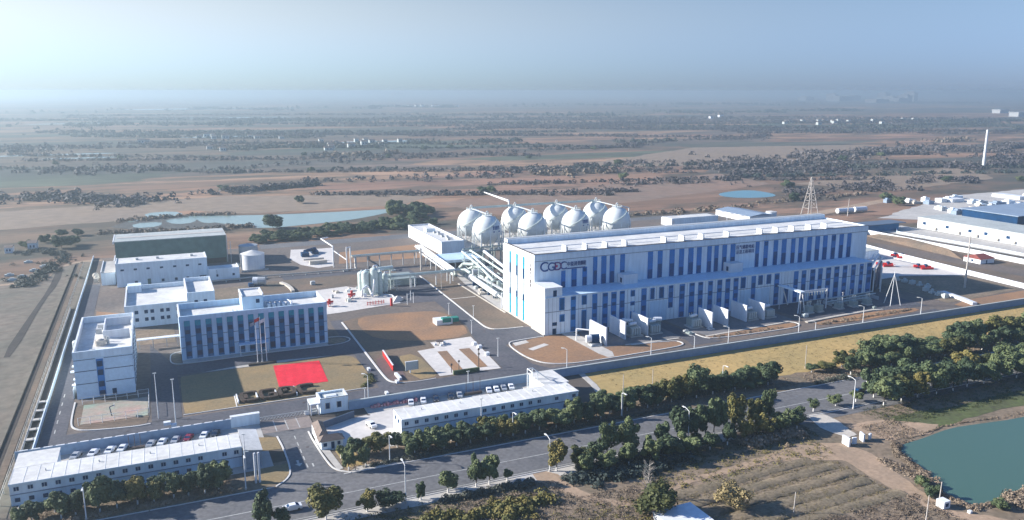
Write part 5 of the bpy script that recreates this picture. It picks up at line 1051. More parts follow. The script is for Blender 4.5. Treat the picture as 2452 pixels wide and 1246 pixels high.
# ================================================================ LAMPS AND POLES
def lamp(x, y, h, label, arm=1.6, a=0.0, group=None, m='wsteel'):
    t = thing('street_lamp', label, 'street lamp', (x,y,0), group)
    MB().tube((x,y,0),(x,y,h),.17,8,.10).build('pole', M[m], t); MB().tube((x,y,0),(x,y,.5),.32,8).build('base', M['conc'], t)
    dx, dy = arm*math.cos(a), arm*math.sin(a); MB().path([(x,y,h-.1),(x+dx*.6,y+dy*.6,h+.35),(x+dx,y+dy,h+.4)], .08, 6).build('arm', M[m], t)
    hd = MB().obox((x+dx*1.2,y+dy*1.2), 1.1, .42, h+.28, h+.45, a).build('lamp_head', M['lampw'], t)
od = ['first','second','third','fourth','fifth','sixth','seventh','eighth','ninth','tenth','eleventh','twelfth','thirteenth','fourteenth','fifteenth','sixteenth','seventeenth','eighteenth']
for k, (x,h) in enumerate(((58.3,9.7),(131.2,8.9),(167.1,8.7),(187.0,6.8),(203.3,8.5),(239.3,8.8),(248.4,5.4),(275.1,9.1),(310.0,9.2))):
    lamp(x, 247.8, h, 'white lamp post behind the long boundary wall, %s from the left' % od[k], 1.4, math.pi*.75, 'lamps behind the boundary wall')
for k, (x,y,h) in enumerate(((50.7,179.8,10),(90.9,180.6,9.2),(135.6,180.6,9.8),(199.5,180.4,9.8))):
    lamp(x, y, h, 'tall street lamp on the near side of the main road, %s from the left' % od[k], 2.2, math.pi/2, 'lamps on the near side of the road')
for k, (x,y,h) in enumerate(((-21.2,202.6,8.4),(15.2,203,9.4),(53.1,203.1,8),(90.9,205.1,7.6),(127.9,204.7,8),(174,214,7.5),(291,212.5,9))):
    lamp(x, y, h, 'street lamp on the far side of the main road, %s from the left' % od[k], 1.8, -math.pi/2, 'lamps on the far side of the road')
for k, (x,y,h,lb) in enumerate(((.2,252.5,15.5,'tall thin mast with a cluster of white lights left of the lawn'),(16.4,214.3,10.5,'tall thin pole at the right end of the left prefab row'),(84.7,214.6,9.5,'thin pole in front of the right prefab row'),(-4.6,262,15,'tall thin mast on the inner road beside the sports court'),(118.2,338.6,5.6,'short lamp at the back corner of the orange soil'),(117.2,307.1,6,'short lamp by the concrete pad top corner'),(115.6,274.8,7.5,'lamp on the road right of the concrete pad'),(127.4,331.4,5.2,'short lamp on the brown strip beside the kerb'),(262.6,285.4,6.1,'pole before the hall beside the substation portal'),(265.4,274.8,6.3,'pole at the left corner of the substation yard'),(289.5,273.6,8.2,'pole in the middle of the substation yard'),(302,281,6.5,'thin pole at the right of the substation yard'),(131.3,387.1,8.5,'beige pole standing on the brown strip under the pipe bridge'),(92.8,247,6.5,'short pole with crossbar behind the wall near the pad'),(57.6,249.5,5.0,'shortest pole behind the wall right of the gatehouse'),(20.5,440,6,'thin pole on the grass right of the workshop'),(61,375,4,'slim pole on the road right of the office'))):
    t = thing('pole', lb, 'pole', (x,y,0)); MB().tube((x,y,0),(x,y,h),.16,6,.09).build('shaft', M['wsteel' if k!=12 else 'pole'], t)
    MB().box(x-.5,x+.5,y-.15,y+.15,h-.2,h).build('head', M['lampw'], t)
    if k == 0: MB().box(-3.2,-1.2,252,253.5,1.2,2.2).box(-1.2,.4,251.6,253,.3,1.4).build('light_cluster', M['white'], t)
for k, (x,y,h) in enumerate(((128.2,204.6,14),(213.5,216.5,9),(150.8,222,7),(250,216,7))):
    MB().tube((x,y,0),(x,y,h),.15,6,.1).build('utility_pole', M['pole'], loc=(x,y,0), label='thin bare utility pole among the roadside trees, %s from the left' % od[k], cat='pole', group='utility poles on the far side')
for k, (x,y,h,lb) in enumerate(((160.5,121,7,'pale pole leaning up from the bottom right corner'),(171.8,126.5,5.5,'pole at the pond edge behind the white box unit'),(135,137,5.5,'pole stump among weeds below the crop beds'))): MB().tube((x,y,0),(x+.2,y,h),.16,6,.1).build('utility_pole', M['pole'], loc=(x,y,0), label=lb, cat='pole')
for k, x in enumerate((18.0,19.0)): MB().tube((x,205.6,0),(x,205.6,8.4),.28,10).build('white_post', M['white'], loc=(x,205.6,0), label='thick white post, %s of the pair at the entrance corner' % ('left','right')[k], cat='post')
jx = MB()
for x in (90,92.5,95): jx.tube((x,241.6,0),(x,241.6,6.0),.09,5)
jx.box(89.4,95.6,241.2,242,0,.9); jx.build('notice_frame', M['cap'], loc=(92,241.6,0), label='dark planter with three thin poles behind the right prefab row', cat='frame')
jx = MB()
for x in (-12.5,-11,-9.5): jx.tube((x,240.6,0),(x,240.6,4.4),.09,5)
jx.box(-13,-8.4,240,241.2,0,.8); jx.build('notice_frame', M['cap'], loc=(-11,240.6,0), label='dark planter with three thin poles behind the left prefab row', cat='frame')
rd = MB()
for k in range(15): rd.box(58+k*1.05,58.8+k*1.05,243.2,244.3,0,.7+.25*(k%3))
rd.build('flower_row', mat('red_white_flowers', (.55,.10,.16), .8, .3, 1.5, col2=(.5,.4,.4)), loc=(66,243.8,0), label='row of red and white flower pots below the boundary wall', cat='flower row')
# ================================================================ CARS
def car(x, y, a, m, label, group=None, suv=0):
    t = thing('car', label, 'car', (0,0,0), group)
    h = .15*suv
    prof = [(-2.25,.35),(-2.3,.75),(-2.15,.95+h),(-1.3,1.0+h),(-.75,1.42+h),(.75,1.46+h),(1.55,1.02+h),(2.2,.98+h),(2.28,.6),(2.25,.35)]
    n = len(prof); vs = [(px,-.88 if pz<1.2 else -.72,pz) for px,pz in prof]+[(px,.88 if pz<1.2 else .72,pz) for px,pz in prof]
    MB()._a(vs, [tuple(range(n)),tuple(reversed(range(n,2*n)))]+[(i,n+i,n+(i+1)%n,(i+1)%n) for i in range(n)]).build('body', m, t)
    g = MB(); z = 1.0+h
    g._a([(-1.2,-.86,z),(1.42,-.86,z),(.72,-.73,z+.38),(-.7,-.73,z+.36)],[(0,1,2,3)])._a([(-1.2,.86,z),(1.42,.86,z),(.72,.73,z+.38),(-.7,.73,z+.36)],[(3,2,1,0)])
    g._a([(-1.31,-.74,z+.02),(-1.31,.74,z+.02),(-.78,.66,z+.41),(-.78,-.66,z+.41)],[(0,1,2,3)])._a([(1.57,-.74,z+.03),(1.57,.74,z+.03),(.80,.66,z+.44),(.80,-.66,z+.44)],[(3,2,1,0)])
    g.build('windows', M['dark'], t)
    for wx in (-1.35,1.4):
        for wy in (-.86,.86): MB().tube((wx,wy-.1,.33),(wx,wy+.1,.33),.33,12).build('wheel', M['tyre'], t)
    for wy in (-.6,.6): MB().box(-2.33,-2.28,wy-.18,wy+.18,.65,.8).build('headlight', M['lampw'], t)
    t.location = (x,y,.12); t.rotation_euler = (0,0,a); return t
cs = car(24.4, 187.4, R(3), M['carw'], 'white suv driving on the main road near the bottom left', suv=1)
car(-3.6,185.5,R(3),M['carw'],'white car cut off by the bottom edge of the picture'); car(54.5,229,R(100),M['carw'],'white car parked alone on the pale forecourt',suv=1)
car(212.5,190.5,R(2),M['card'],'dark blue car on the main road at the right'); car(224.5,195.6,R(2),M['carw'],'white car half hidden by trees on the right road')
for k, (x,m) in enumerate(((-26,'cars'),(-21.6,'carw'),(-17.4,'carw'),(-14.2,'carw'),(-3.8,'carw'),(-.2,'cars'),(3.2,'carr'),(7.6,'carw'),(10.6,'card'),(-6.8,'cars'))):
    car(x, 241.4, R(70), M[m], '%s car parked behind the left prefab row, %s in the line' % ({'cars':'silver','carw':'white','carr':'maroon','card':'dark'}[m], ['first','third','fourth','fifth','seventh','eighth','ninth','tenth','last','sixth'][k] if k else 'first'), 'cars behind the left prefab row')
for k, (x,m) in enumerate(((70.8,'carw'),(75.0,'carw'),(79.4,'card'),(84.6,'card'),(87.6,'cars'),(98.2,'carw'),(100.9,'carw'),(103.6,'cars'),(106.4,'carw'))):
    car(x, 241.6, R(75), M[m], '%s car parked behind the right prefab row, %s in the line' % ({'cars':'silver','carw':'white','card':'dark'}[m], od[k]), 'cars behind the right prefab row')

# small site clutter: manhole covers, stored boxes, bollards, short shrubs' stakes
cq = random.Random(17)
for k in range(26):
    x, y = cq.choice(((cq.uniform(-35,-31),cq.uniform(262,440)),(cq.uniform(5,60),cq.uniform(304,312)),(cq.uniform(-20,58),cq.uniform(249,259)),(cq.uniform(121,125),cq.uniform(300,430)),(cq.uniform(24,120),cq.uniform(222,240))))
    MB().tube((x,y,.09),(x,y,.13),.45,12).build('manhole_cover', M['cap'], loc=(x,y,.1), label='dark round manhole cover set in the site asphalt', cat='manhole cover', group='manhole covers on the site roads')
for k in range(34):
    x, y = cq.choice(((cq.uniform(74,104),cq.uniform(378,408)),(cq.uniform(108,122),cq.uniform(404,440)),(cq.uniform(60,102),cq.uniform(416,436)),(cq.uniform(200,255),cq.uniform(268,273)),(cq.uniform(260,325),cq.uniform(266,272)),(cq.uniform(146,152),cq.uniform(345,400)),(cq.uniform(40,60),cq.uniform(485,500))))
    a_, b_, c_ = cq.uniform(.5,1.6), cq.uniform(.5,1.4), cq.uniform(.5,1.8)
    MB().box(x-a_,x+a_,y-b_,y+b_,.1,.1+c_).box(x-a_*.4,x+a_*.3,y-b_*.4,y+b_*.3,.1+c_,.35+c_).build('equipment_box', M[cq.choice(['fin','steel','equip','white','stonew'])], loc=(x,y,.1), label='small equipment box standing on the plant yard among pipes', cat='equipment box', group='small equipment boxes on the plant yard')
# ================================================================ VEGETATION
def crown_mesh(name, seed, n=1500, lobes=9, leaf=.075, m='leaf', squash=1.0, open_=0.0):
    """unit crown (radius 1, from z=0 to z=2*squash) of leaf faces scattered through uneven lobes"""
    r = random.Random(seed); vs = []; fs = []
    L_ = [(0,0,.95,.54)]
    for i in range(lobes+3):
        a = r.uniform(0,6.28); q = r.uniform(.30,.78); z = r.uniform(.35,1.65); L_.append((q*math.cos(a), q*math.sin(a), z, r.uniform(.20,.44)*(1-.35*max(0,z-1.0))))
    for i in range(n):
        l = r.choice(L_) if r.random() > .25 else L_[0]
        d = Vector((r.gauss(0,1), r.gauss(0,1), r.gauss(0,1))).normalized()
        p = Vector(l[:3]) + d*l[3]*r.uniform(.66,1.22)
        if p.z < .05: continue
        nrm = (d + Vector((r.uniform(-.7,.7), r.uniform(-.7,.7), r.uniform(-.4,.8)))).normalized()
        u = nrm.orthogonal().normalized(); v = nrm.cross(u); s = leaf*r.uniform(.6,1.3); t = r.uniform(0,6.28)
        u, v = u*math.cos(t)+v*math.sin(t), v*math.cos(t)-u*math.sin(t)
        b = len(vs); vs += [p-u*s-v*s*.6, p+u*s-v*s*.6, p+u*s*.7+v*s*.8, p-u*s*.7+v*s*.8]; fs.append((b,b+1,b+2,b+3))
    if open_ < .5:
        for l in L_:       # inner masses stop the light going straight through
            b = len(vs); rr_ = l[3]*.52
            for j in range(1,5):
                for i in range(7):
                    el = R(-90+36*j); a = 2*math.pi*i/7; k_ = r.uniform(.85,1.1); vs.append(Vector((l[0]+rr_*k_*math.cos(el)*math.cos(a), l[1]+rr_*k_*math.cos(el)*math.sin(a), l[2]+rr_*k_*math.sin(el))))
            for j in range(3):
                for i in range(7): fs.append((b+j*7+i,b+j*7+(i+1)%7,b+(j+1)*7+(i+1)%7,b+(j+1)*7+i))
            fs.append(tuple(b+21+i for i in range(7))); fs.append(tuple(b+i for i in reversed(range(7))))
    me = bpy.data.meshes.new(name); me.from_pydata([(v.x,v.y,v.z*squash) for v in vs], [], fs); me.materials.append(M[m]); me.update(); return me
def trunk_mesh(seed, m='trunk'):
    r = random.Random(seed); b = MB(); b.tube((0,0,0),(.02,.02,1.0),.10,7,.07)
    for k in range(5):
        a = r.uniform(0,6.28); z = r.uniform(.62,1.0); b.tube((.01,.01,z),(.45*math.cos(a),.45*math.sin(a),z+r.uniform(.5,.8)),.05,5,.02)
    o = b.build('tmp', M[m], loc=(0,0,0)); me = o.data; me.name = 'trunk'; bpy.data.objects.remove(o); return me
CR = [crown_mesh('crown', 10+i, 4400, 9+i%3) for i in range(6)]
CO = [crown_mesh('crown', 40+i, 3600, 12, .07, 'olive') for i in range(2)]; CY = [crown_mesh('crown', 50, 3200, 12, .055, 'yellowleaf', open_=1)]
TR = [trunk_mesh(60+i) for i in range(4)]
pb_ = MB().tube((0,0,0),(.003,.003,1),1,8,.9).build('tmp', M['paint']); PAINT = pb_.data; PAINT.name = 'painted_base'; bpy.data.objects.remove(pb_)
tn = [0]
CM = CR+[crown_mesh('crown', 70+i, 3000, 10, .075, 'olive', open_=1) for i in range(2)]+[crown_mesh('crown', 80+i, 2400, 12, .07, 'leaf', open_=1) for i in range(2)]
def tree(x, y, h, r, label, group, crowns=CM, painted=True, name='evergreen_tree', low=.26, z=0):
    k = tn[0]; tn[0] += 1; q = random.Random(k*7+1)
    t = thing(name, label, 'tree', (x,y,z), group); t.rotation_euler = (0,0,q.uniform(0,6.28))
    th = h*low
    a = bpy.data.objects.new('trunk', TR[k%4]); C.objects.link(a); a.parent = t; a.scale = (min(2.2,.5+h*.12), min(2.2,.5+h*.12), th+.3)
    c = bpy.data.objects.new('crown', crowns[k%len(crowns)]); C.objects.link(c); c.parent = t; c.location = (0,0,th*.75); c.scale = (r*1.16*q.uniform(.9,1.14), r*1.16*q.uniform(.9,1.14), (h-th*.75)/1.95)
    c.rotation_euler = (0,0,q.uniform(0,6.28))
    if painted:
        b = bpy.data.objects.new('painted_base', PAINT); C.objects.link(b); b.parent = t; b.scale = (.22,.22,1.1)
    return t
rows = {
'left' : [(-35.5, 205.5, 5.3, 1.6), (-32.8, 205.5, 5.4, 1.6), (-26.7, 205.5, 8.0, 2.5), (-23.6, 205.5, 5.9, 1.6), (-18.4, 205.5, 10.2, 2.9), (-14.7, 205.5, 7.3, 2.5), (-10.1, 205.5, 7.4, 2.3), (-6.4, 205.5, 5.5, 2.1), (-1.8, 205.5, 6.6, 2.1), (1.6, 205.5, 6.6, 1.8), (5.5, 205.5, 8.4, 2.6), (8.8, 206, 8.1, 3.0)] ,
'hut' : [(41.4, 211, 4.5, 1.4), (44.9, 211, 5.9, 2.6), (47.8, 211, 4.8, 1.9), (52.4, 211, 6.2, 3.5), (57.7, 211, 4.3, 2.6), (41.7, 203.5, 6.9, 1.6), (46.4, 203.5, 6.7, 1.8), (59.1, 203.5, 5.1, 1.9)] ,
'right' : [(61.2, 206, 5.0, 2.0), (65.0, 206, 7.0, 2.7), (69.6, 206, 5.6, 2.4), (73.5, 206, 5.9, 2.2), (77.9, 206, 6.0, 2.8), (82.7, 206, 5.6, 2.4), (87.6, 206, 5.1, 2.5), (91.4, 206, 5.5, 2.3), (95.2, 206, 6.3, 2.3), (100.3, 206, 6.2, 2.9), (105.5, 206, 6.6, 3.9), (112.1, 206, 8.5, 3.0), (116.6, 206, 7.3, 2.4), (121.2, 206, 7.5, 2.4)] ,
'verge' : [(46.5, 180, 3.6, 3.3), (54.5, 180, 4.9, 1.4), (62.0, 180, 6.9, 2.4), (69.7, 180, 8.8, 1.8), (73.3, 180, 8.4, 3.0), (78.4, 180, 3.1, 1.2), (92.7, 180, 8.6, 2.9), (100.6, 180, 5.9, 3.2), (104.6, 180, 6.3, 2.6), (17.1, 180, 10.4, 2.4), (20.9, 180, 5.6, 1.7), (31.0, 180, 8.5, 3.8), (40.9, 180, 5.8, 2.2), (45.1, 180, 4.2, 1.9), (48.5, 180, 3.2, 2.0)] ,
'verge2' : [(109.4, 182, 11.1, 3.4), (116.1, 182, 10.7, 4.0), (127.4, 182, 7.6, 2.8), (134.3, 182, 11.6, 3.9), (139.8, 182, 11.5, 3.8), (145.7, 182, 12.6, 3.6), (153.8, 182, 11.7, 3.9), (161.2, 182, 9.3, 3.9), (166.6, 182, 11.0, 2.4), (171.3, 182, 2.2, 2.2), (177.1, 182, 0.8, 1.8), (138.3, 180, 3.3, 1.5)] ,
'mid' : [(120.6, 208, 7.3, 2.4), (125.8, 208, 6.0, 2.6), (132.4, 208, 7.6, 3.1), (139.7, 208, 5.2, 2.5), (143.7, 208, 3.4, 1.7), (149.7, 209, 8.2, 3.2), (154.7, 209, 9.2, 2.8), (159.3, 209, 11.3, 4.1), (166.3, 209, 6.6, 2.8), (171.1, 209, 8.0, 2.0), (175.5, 209, 6.0, 1.5), (179.6, 209, 2.3, 2.4), (184.8, 209, 1.1, 2.5), (189.5, 209, 9.4, 4.0)] ,
'rightN' : [(212.8, 212, 3.3, 2.2), (217.8, 212, 3.3, 3.5), (226.8, 212, 6.8, 3.1), (234.8, 212, 5.8, 2.9), (239.6, 212, 9.6, 3.9), (249.4, 212, 10.8, 5.7), (259.8, 212, 8.5, 4.1), (266.6, 212, 7.3, 3.4), (277.5, 212, 5.6, 4.2), (288.5, 212, 11.1, 4.9), (298.8, 212, 10.3, 4.6), (310.3, 212, 10.4, 5.4), (322.5, 212, 8.7, 4.7)] ,
'rightS' : [(186.2, 184, 4.4, 1.7), (196.3, 184, 3.7, 2.6), (205.0, 184, 4.2, 2.0), (213.5, 185, 10.5, 3.5), (220.6, 185, 11.1, 4.4), (231.2, 185, 11.5, 5.1), (240.9, 185, 8.6, 3.3), (247.0, 185, 8.4, 4.0), (258.3, 185, 10.1, 5.0), (267.4, 185, 9.5, 3.8), (276.6, 185, 10.3, 5.1), (286.1, 185, 8.4, 3.9)] ,
'field' : [(104.4, 150, 8.4, 4.4), (123.1, 146, 5.3, 3.8), (71.8, 148, 13.1, 2.8), (76.5, 148, 11.6, 3.3), (82.3, 148, 9.8, 3.8), (87.8, 148, 7.6, 2.4)] ,
'pond' : [(158.3, 128, 14.0, 1.5), (167.2, 128, 10.7, 1.8)] ,
}
rq = random.Random(21)
def od_(k): return od[k] if k < len(od) else 'far right'
info = {'left':'dark round evergreen in front of the left prefab row, %s from the left',
 'hut':'round evergreen between the guard hut and the right prefab row, %s from the left',
 'right':'round evergreen in front of the right prefab row, %s from the left',
 'verge':'evergreen on the near verge of the road, left half, %s in the list',
 'verge2':'big evergreen on the near verge beyond the footpath, %s from the left',
 'mid':'evergreen on the far roadside below the straw meadow, %s from the left',
 'rightN':'evergreen in the far roadside belt under the straw meadow at right, %s from the left',
 'rightS':'evergreen in the near roadside belt above the pond, %s from the left'}
for key, lst in rows.items():
    if key in ('field','pond'): continue
    lst = sorted(lst)
    for k, (x,y,h,r) in enumerate(lst):
        h = max(h, 3.4)
        if key == 'verge2': r *= .82

        if key == 'verge': lab = 'evergreen on the near road verge left of the footpath, %s from the left' % od_(k)
        else: lab = info[key] % od_(k)
        tree(x, y+rq.uniform(-.6,.6), h, r, lab, {'left':'trees before the left prefab row','hut':'trees beside the guard hut','right':'trees before the right prefab row','verge':'near verge trees left','verge2':'near verge trees right','mid':'far roadside trees middle','rightN':'far roadside trees right','rightS':'near roadside trees right'}[key], low=.22 if h > 6 else .28)
for k in range(22): tree(60+k*3.35, 209.3+rq.uniform(-.8,.8), rq.uniform(4.2,6.2), rq.uniform(2.0,2.7), 'smaller evergreen in the back row behind the right hedge, %s from the left' % (od_(k) if k<18 else ['nineteenth','twentieth','twenty-first','last'][k-18]), 'back row trees before the right prefab')
for k in range(10): tree(-33+k*4.6, 209.3+rq.uniform(-.8,.8), rq.uniform(4,6), rq.uniform(2.0,2.8), 'smaller evergreen in the back row before the left prefab, %s from the left' % od_(k), 'back row trees before the left prefab')
for k in range(12): tree(124+k*5.6, 211.5+rq.uniform(-.8,.8), rq.uniform(5,8), rq.uniform(2.6,3.6), 'evergreen in the back row under the straw meadow, %s from the left' % od_(k), 'back row trees middle')
extra = [(x, 205.5, rq.uniform(6.5,10), rq.uniform(3.2,4.6)) for x in (296,306,318,330,342)]
for k, (x,y,h,r) in enumerate(extra): tree(x, 186+rq.uniform(-1,1), h, r, 'tree at the far right end of the near roadside belt, %s of five' % od[k], 'near roadside trees far right')
for k in range(16): tree(224+k*6.9, 205.5+rq.uniform(-.6,.6), rq.uniform(6,8.5), rq.uniform(2.6,3.6), 'white-trunked tree in the kerbside row beyond the right road, %s from the left' % od_(k), 'kerbside trees right')
for k in range(13): tree(211+k*8.0, 179+rq.uniform(-.6,.6), rq.uniform(8.5,11.5), rq.uniform(3.6,4.8), 'white-trunked tree on the slope above the pond, %s from the left' % od_(k), 'slope trees above the pond')
for k in range(12): tree(99+k*6.6, 174.8+rq.uniform(-.8,.8), rq.uniform(5.5,8), rq.uniform(2.3,3.1), 'shaded white-trunked tree in the second row below the road, %s from the left' % od_(k), 'second row trees below the road')
for k in range(9): tree(334+k*9, 213+rq.uniform(-1,1), rq.uniform(8,11), rq.uniform(4,5.5), 'tree in the belt by the right picture edge under the wall, %s from the left' % od_(k), 'belt trees at the right edge')
tree(104.4,150,8.6,4.3,'olive green bushy tree standing alone near the bottom centre right',None,CO,False,'olive_tree',.14); tree(123.3,145,7.0,4.0,'pale yellow thin-leaved tree among the crop beds',None,CY,False,'yellowing_tree',.14)
for k, (x,y,h,r) in enumerate(((68.5,143,7.5,3.4),(73.4,141,7.8,3.6),(78.6,141,7,3.8),(83.4,142,6,3.0),(63,146,4.5,2.6))): tree(x,y,h,r,'bright green bushy tree at the bottom edge centre, %s of the clump' % od[k],'clump at the bottom centre',CO,False,'bushy_tree',.12)
for k, (x,y,h,r) in enumerate(((174.6,134,3.8,1.7),(172.6,129.5,3.6,1.9),(183,118.6,2.6,2.0),(199,119.5,3.5,2.6))): tree(x,y,h,r,'small dark bush tree at the pond edge, %s from the left' % od[k],'bushes at the pond edge',CR,False,'bush',.08)
# bare tree
bt = thing('bare_tree','leafless pale grey tree among the crop beds below the road','tree',(106.5,157,0)); rb_ = random.Random(4); tb = MB(); br = MB()
tb.tube((106.5,157,0),(106.6,157,6.5),.26,7,.12).tube((106.6,157,6.5),(106.8,157,10.6),.12,6,.04)
for k in range(46):
    z = rb_.uniform(2.2,9.4); a = rb_.uniform(0,6.28); l = rb_.uniform(1.2,3.2)*(1-(z/13)); p = Vector((106.55,157,z)); q = p+Vector((l*math.cos(a),l*math.sin(a),l*rb_.uniform(.5,1.1))); br.tube(p,q,.07,5,.03)
    for j in range(3):
        f = rb_.uniform(.4,1); s_ = p.lerp(q,f); a2 = a+rb_.uniform(-.9,.9); br.tube(s_, s_+Vector((.7*math.cos(a2),.7*math.sin(a2),rb_.uniform(.3,.9))), .035, 4, .015)
tb.build('trunk', M['bark'], bt); br.build('branches', M['bark'], bt)
# stand of dark trees by the long pond, and single ones
pts = []
rq = random.Random(31)
n = 0
for k in range(34):
    f = k/33; x = 62+f*140+rq.uniform(-3,3); y = (572+f*18 if f < .6 else 583+ (f-.6)*120)+rq.uniform(-8,12)
    tree(x, y-4, rq.uniform(5,8), rq.uniform(3.6,5.2), 'dark evergreen in the dense belt along the near bank of the long pond', 'dark trees along the long pond', CR, False, low=.1)
for k in range(22):
    f = k/21; x = 64+f*130+rq.uniform(-3,3); y = 560+f*26+rq.uniform(-5,5)
    tree(x, y, rq.uniform(4,6.5), rq.uniform(3.4,4.8), 'dark evergreen in the dense belt along the near bank of the long pond', 'dark trees along the long pond', CR, False, low=.1)
tree(78, 612, 13, 8.2, 'big round dark tree standing against the long pale pond', None, CR, False, low=.12)
for k, (x,y) in enumerate(((182,650),(190,640),(200,655),(186,668),(196,628),(206,640),(176,640))): tree(x,y,rq.uniform(8,11),rq.uniform(5,7),'dark tree in the clump at the right end of the long pond','clump right of the long pond',CR,False,low=.1)
for k, (x,y,h) in enumerate(((-58,592,9),(-53,601,7),(-62,640,6),(-70,618,6),(-52,640,6),(-80,604,5))): tree(x,y,h,h*.6,'dark tree near the left farm houses, %s of six' % od[k],'trees by the left farm houses',CR,False,low=.1)
# scattered trees over the mid plain
for k in range(26):
    a = rq.uniform(-8,58); d = rq.uniform(700,1500); x, y = d*math.sin(R(a)), d*math.cos(R(a))
    tree(x,y,rq.uniform(5,9),rq.uniform(4,7),'small dark tree scattered on the hazy plain beyond the plant','trees scattered on the plain',CR,False,low=.08)
# far woods and hedgerows: each belt reads as one mass
import numpy as np
def leaf_cloud(name, cx, cy, cr, ch, m, seed, per, leaf, kind='stuff'):
    """for every clump (x, y, radius, height) scatter small tilted leaf faces through its dome: one joined mesh"""
    g_ = np.random.default_rng(seed); n = len(cx); K = n*per
    X, Y, Rr, Hh = (np.repeat(np.asarray(v, float), per) for v in (cx, cy, cr, ch))
    a = g_.uniform(0, 2*np.pi, K); rad = np.sqrt(g_.uniform(.05, 1, K)); f = g_.uniform(0, 1, K)
    prof = np.sqrt(np.clip(1-(f*1.05-.15)**2, .05, 1))
    P = np.stack([X+Rr*rad*prof*np.cos(a), Y+Rr*rad*prof*np.sin(a), Hh*f*(1.0-.25*rad)+.02], 1)
    nr = np.stack([np.cos(a)*rad, np.sin(a)*rad, f*1.2+.1], 1)+g_.normal(0, .45, (K,3)); nr /= np.linalg.norm(nr, axis=1)[:,None]
    u = np.cross(nr, g_.normal(0,1,(K,3))); u /= np.linalg.norm(u, axis=1)[:,None]; v = np.cross(nr, u)
    s = (Hh*leaf*g_.uniform(.55,1.3,K))[:,None]; u *= s; v *= s*.8
    V = np.stack([P-u-v, P+u-v*.6, P+u*.6+v, P-u*.8+v*.7], 1).reshape(-1,3)
    me = bpy.data.meshes.new(name); me.vertices.add(K*4); me.vertices.foreach_set('co', V.astype(np.float32).ravel())
    me.loops.add(K*4); me.loops.foreach_set('vertex_index', np.arange(K*4, dtype=np.int32)); me.polygons.add(K)
    me.polygons.foreach_set('loop_start', np.arange(0, K*4, 4, dtype=np.int32)); me.update(calc_edges=True); me.materials.append(M[m])
    o = bpy.data.objects.new(name, me); C.objects.link(o); return tag(o, kind=kind)
def wood(name, pts, wdt, n, h, m='farleaf', seed=1):
    r = random.Random(seed); P = [Vector(p) for p in pts]; seg = [(P[i],P[i+1]) for i in range(len(P)-1)]; tot = sum((q-p).length for p,q in seg)
    gaps = [(r.uniform(0,tot), tot*r.uniform(.015,.06)) for _ in range(9)] if wdt > 15 else []
    cx, cy, cr, ch = [], [], [], []
    for i in range(n):
        s = r.uniform(0,tot)
        if any(abs(s-g_[0]) < g_[1] for g_ in gaps) and r.random() < .85: continue
        wv = 1+1.3*math.sin(s/tot*23+seed)*math.sin(s/tot*9)
        for p, q in seg:
            if s <= (q-p).length: break
            s -= (q-p).length
        d = (q-p).normalized(); c = p+d*s+Vector((-d.y,d.x))*r.gauss((wdt*.7*math.sin(s*.012+seed) if wdt > 5 else 0),wdt*.4*max(.25,wv)); hh = h*r.uniform(.4,1.05)
        cx.append(c.x); cy.append(c.y); ch.append(hh); cr.append(hh*r.uniform(.55,1.1))
    far = P[0].length > 520
    return leaf_cloud(name, cx, cy, cr, ch, m, seed, 16 if far else 46, .24 if far else .15)
wood('far_wood', [(-420,900),(-133,887),(-1,815),(154,905),(395,925),(640,1010)], 31, 1800, 6.5, 'barewood', seed=2)
wood('far_wood', [(640,900),(807,930),(950,1000),(1180,1030),(1500,990)], 72, 1800, 8.6, 'barewood', seed=3)
wood('far_wood', [(700,830),(960,760),(1250,800),(1500,820)], 41, 1000, 7.2, 'barewood', seed=4)
wood('far_wood', [(110,1560),(300,1490),(430,1530),(520,1600)], 48, 1000, 6.5, seed=5)
wood('far_wood', [(-200,1180),(100,1120),(420,1200),(800,1300),(1300,1500)], 36, 1400, 6.5, 'barewood', seed=6)
wood('far_wood', [(-800,1500),(-200,1560),(200,1800),(800,2000),(1500,2200)], 72, 1600, 8.6, 'barewood', seed=7)
wood('far_wood', [(1500,1500),(2000,1700),(2700,1900)], 108, 1400, 9.4, seed=8)
wood('far_wood', [(-1500,2400),(0,2700),(1500,3100),(3500,3300)], 168, 2400, 11.5, seed=9)
wood('far_wood', [(-2500,4200),(0,4700),(3000,5200),(6500,5000)], 312, 3000, 15.8, seed=10)
wood('far_wood', [(430,760),(560,740),(700,790)], 24, 440, 5.8, 'barewood', seed=12)
wood('far_wood', [(560,610),(640,600),(760,640),(860,620)], 26, 520, 5.8, 'barewood', seed=13)
hr = random.Random(91); RV = Vector((.915,-.404))
for k in range(54):
    a = R(hr.uniform(-12,60)); d = 640*(1.0+ (k/54)*4.2)*hr.uniform(.9,1.1); c_ = Vector((math.sin(a),math.cos(a)))*d; L2 = hr.uniform(.12,.34)*d; t_ = hr.uniform(-.16,.16)
    u = Vector((RV.x*math.cos(t_)-RV.y*math.sin(t_), RV.x*math.sin(t_)+RV.y*math.cos(t_)))
    p0, p1, p2 = c_-u*L2, c_+Vector((hr.uniform(-1,1),hr.uniform(-1,1)))*L2*.12, c_+u*L2
    if min(p0.y,p2.y) < 560: continue
    wood('hedgerow', [tuple(p0),tuple(p1),tuple(p2)], 4+d*.003, int(90+L2*.5), 3.6+d*.0015, hr.choice(['farleaf','barewood','barewood']), seed=100+k)
wood('roadside_scrub', [(300,553),(480,566),(640,590)], 8, 160, 4, 'winter', seed=14)
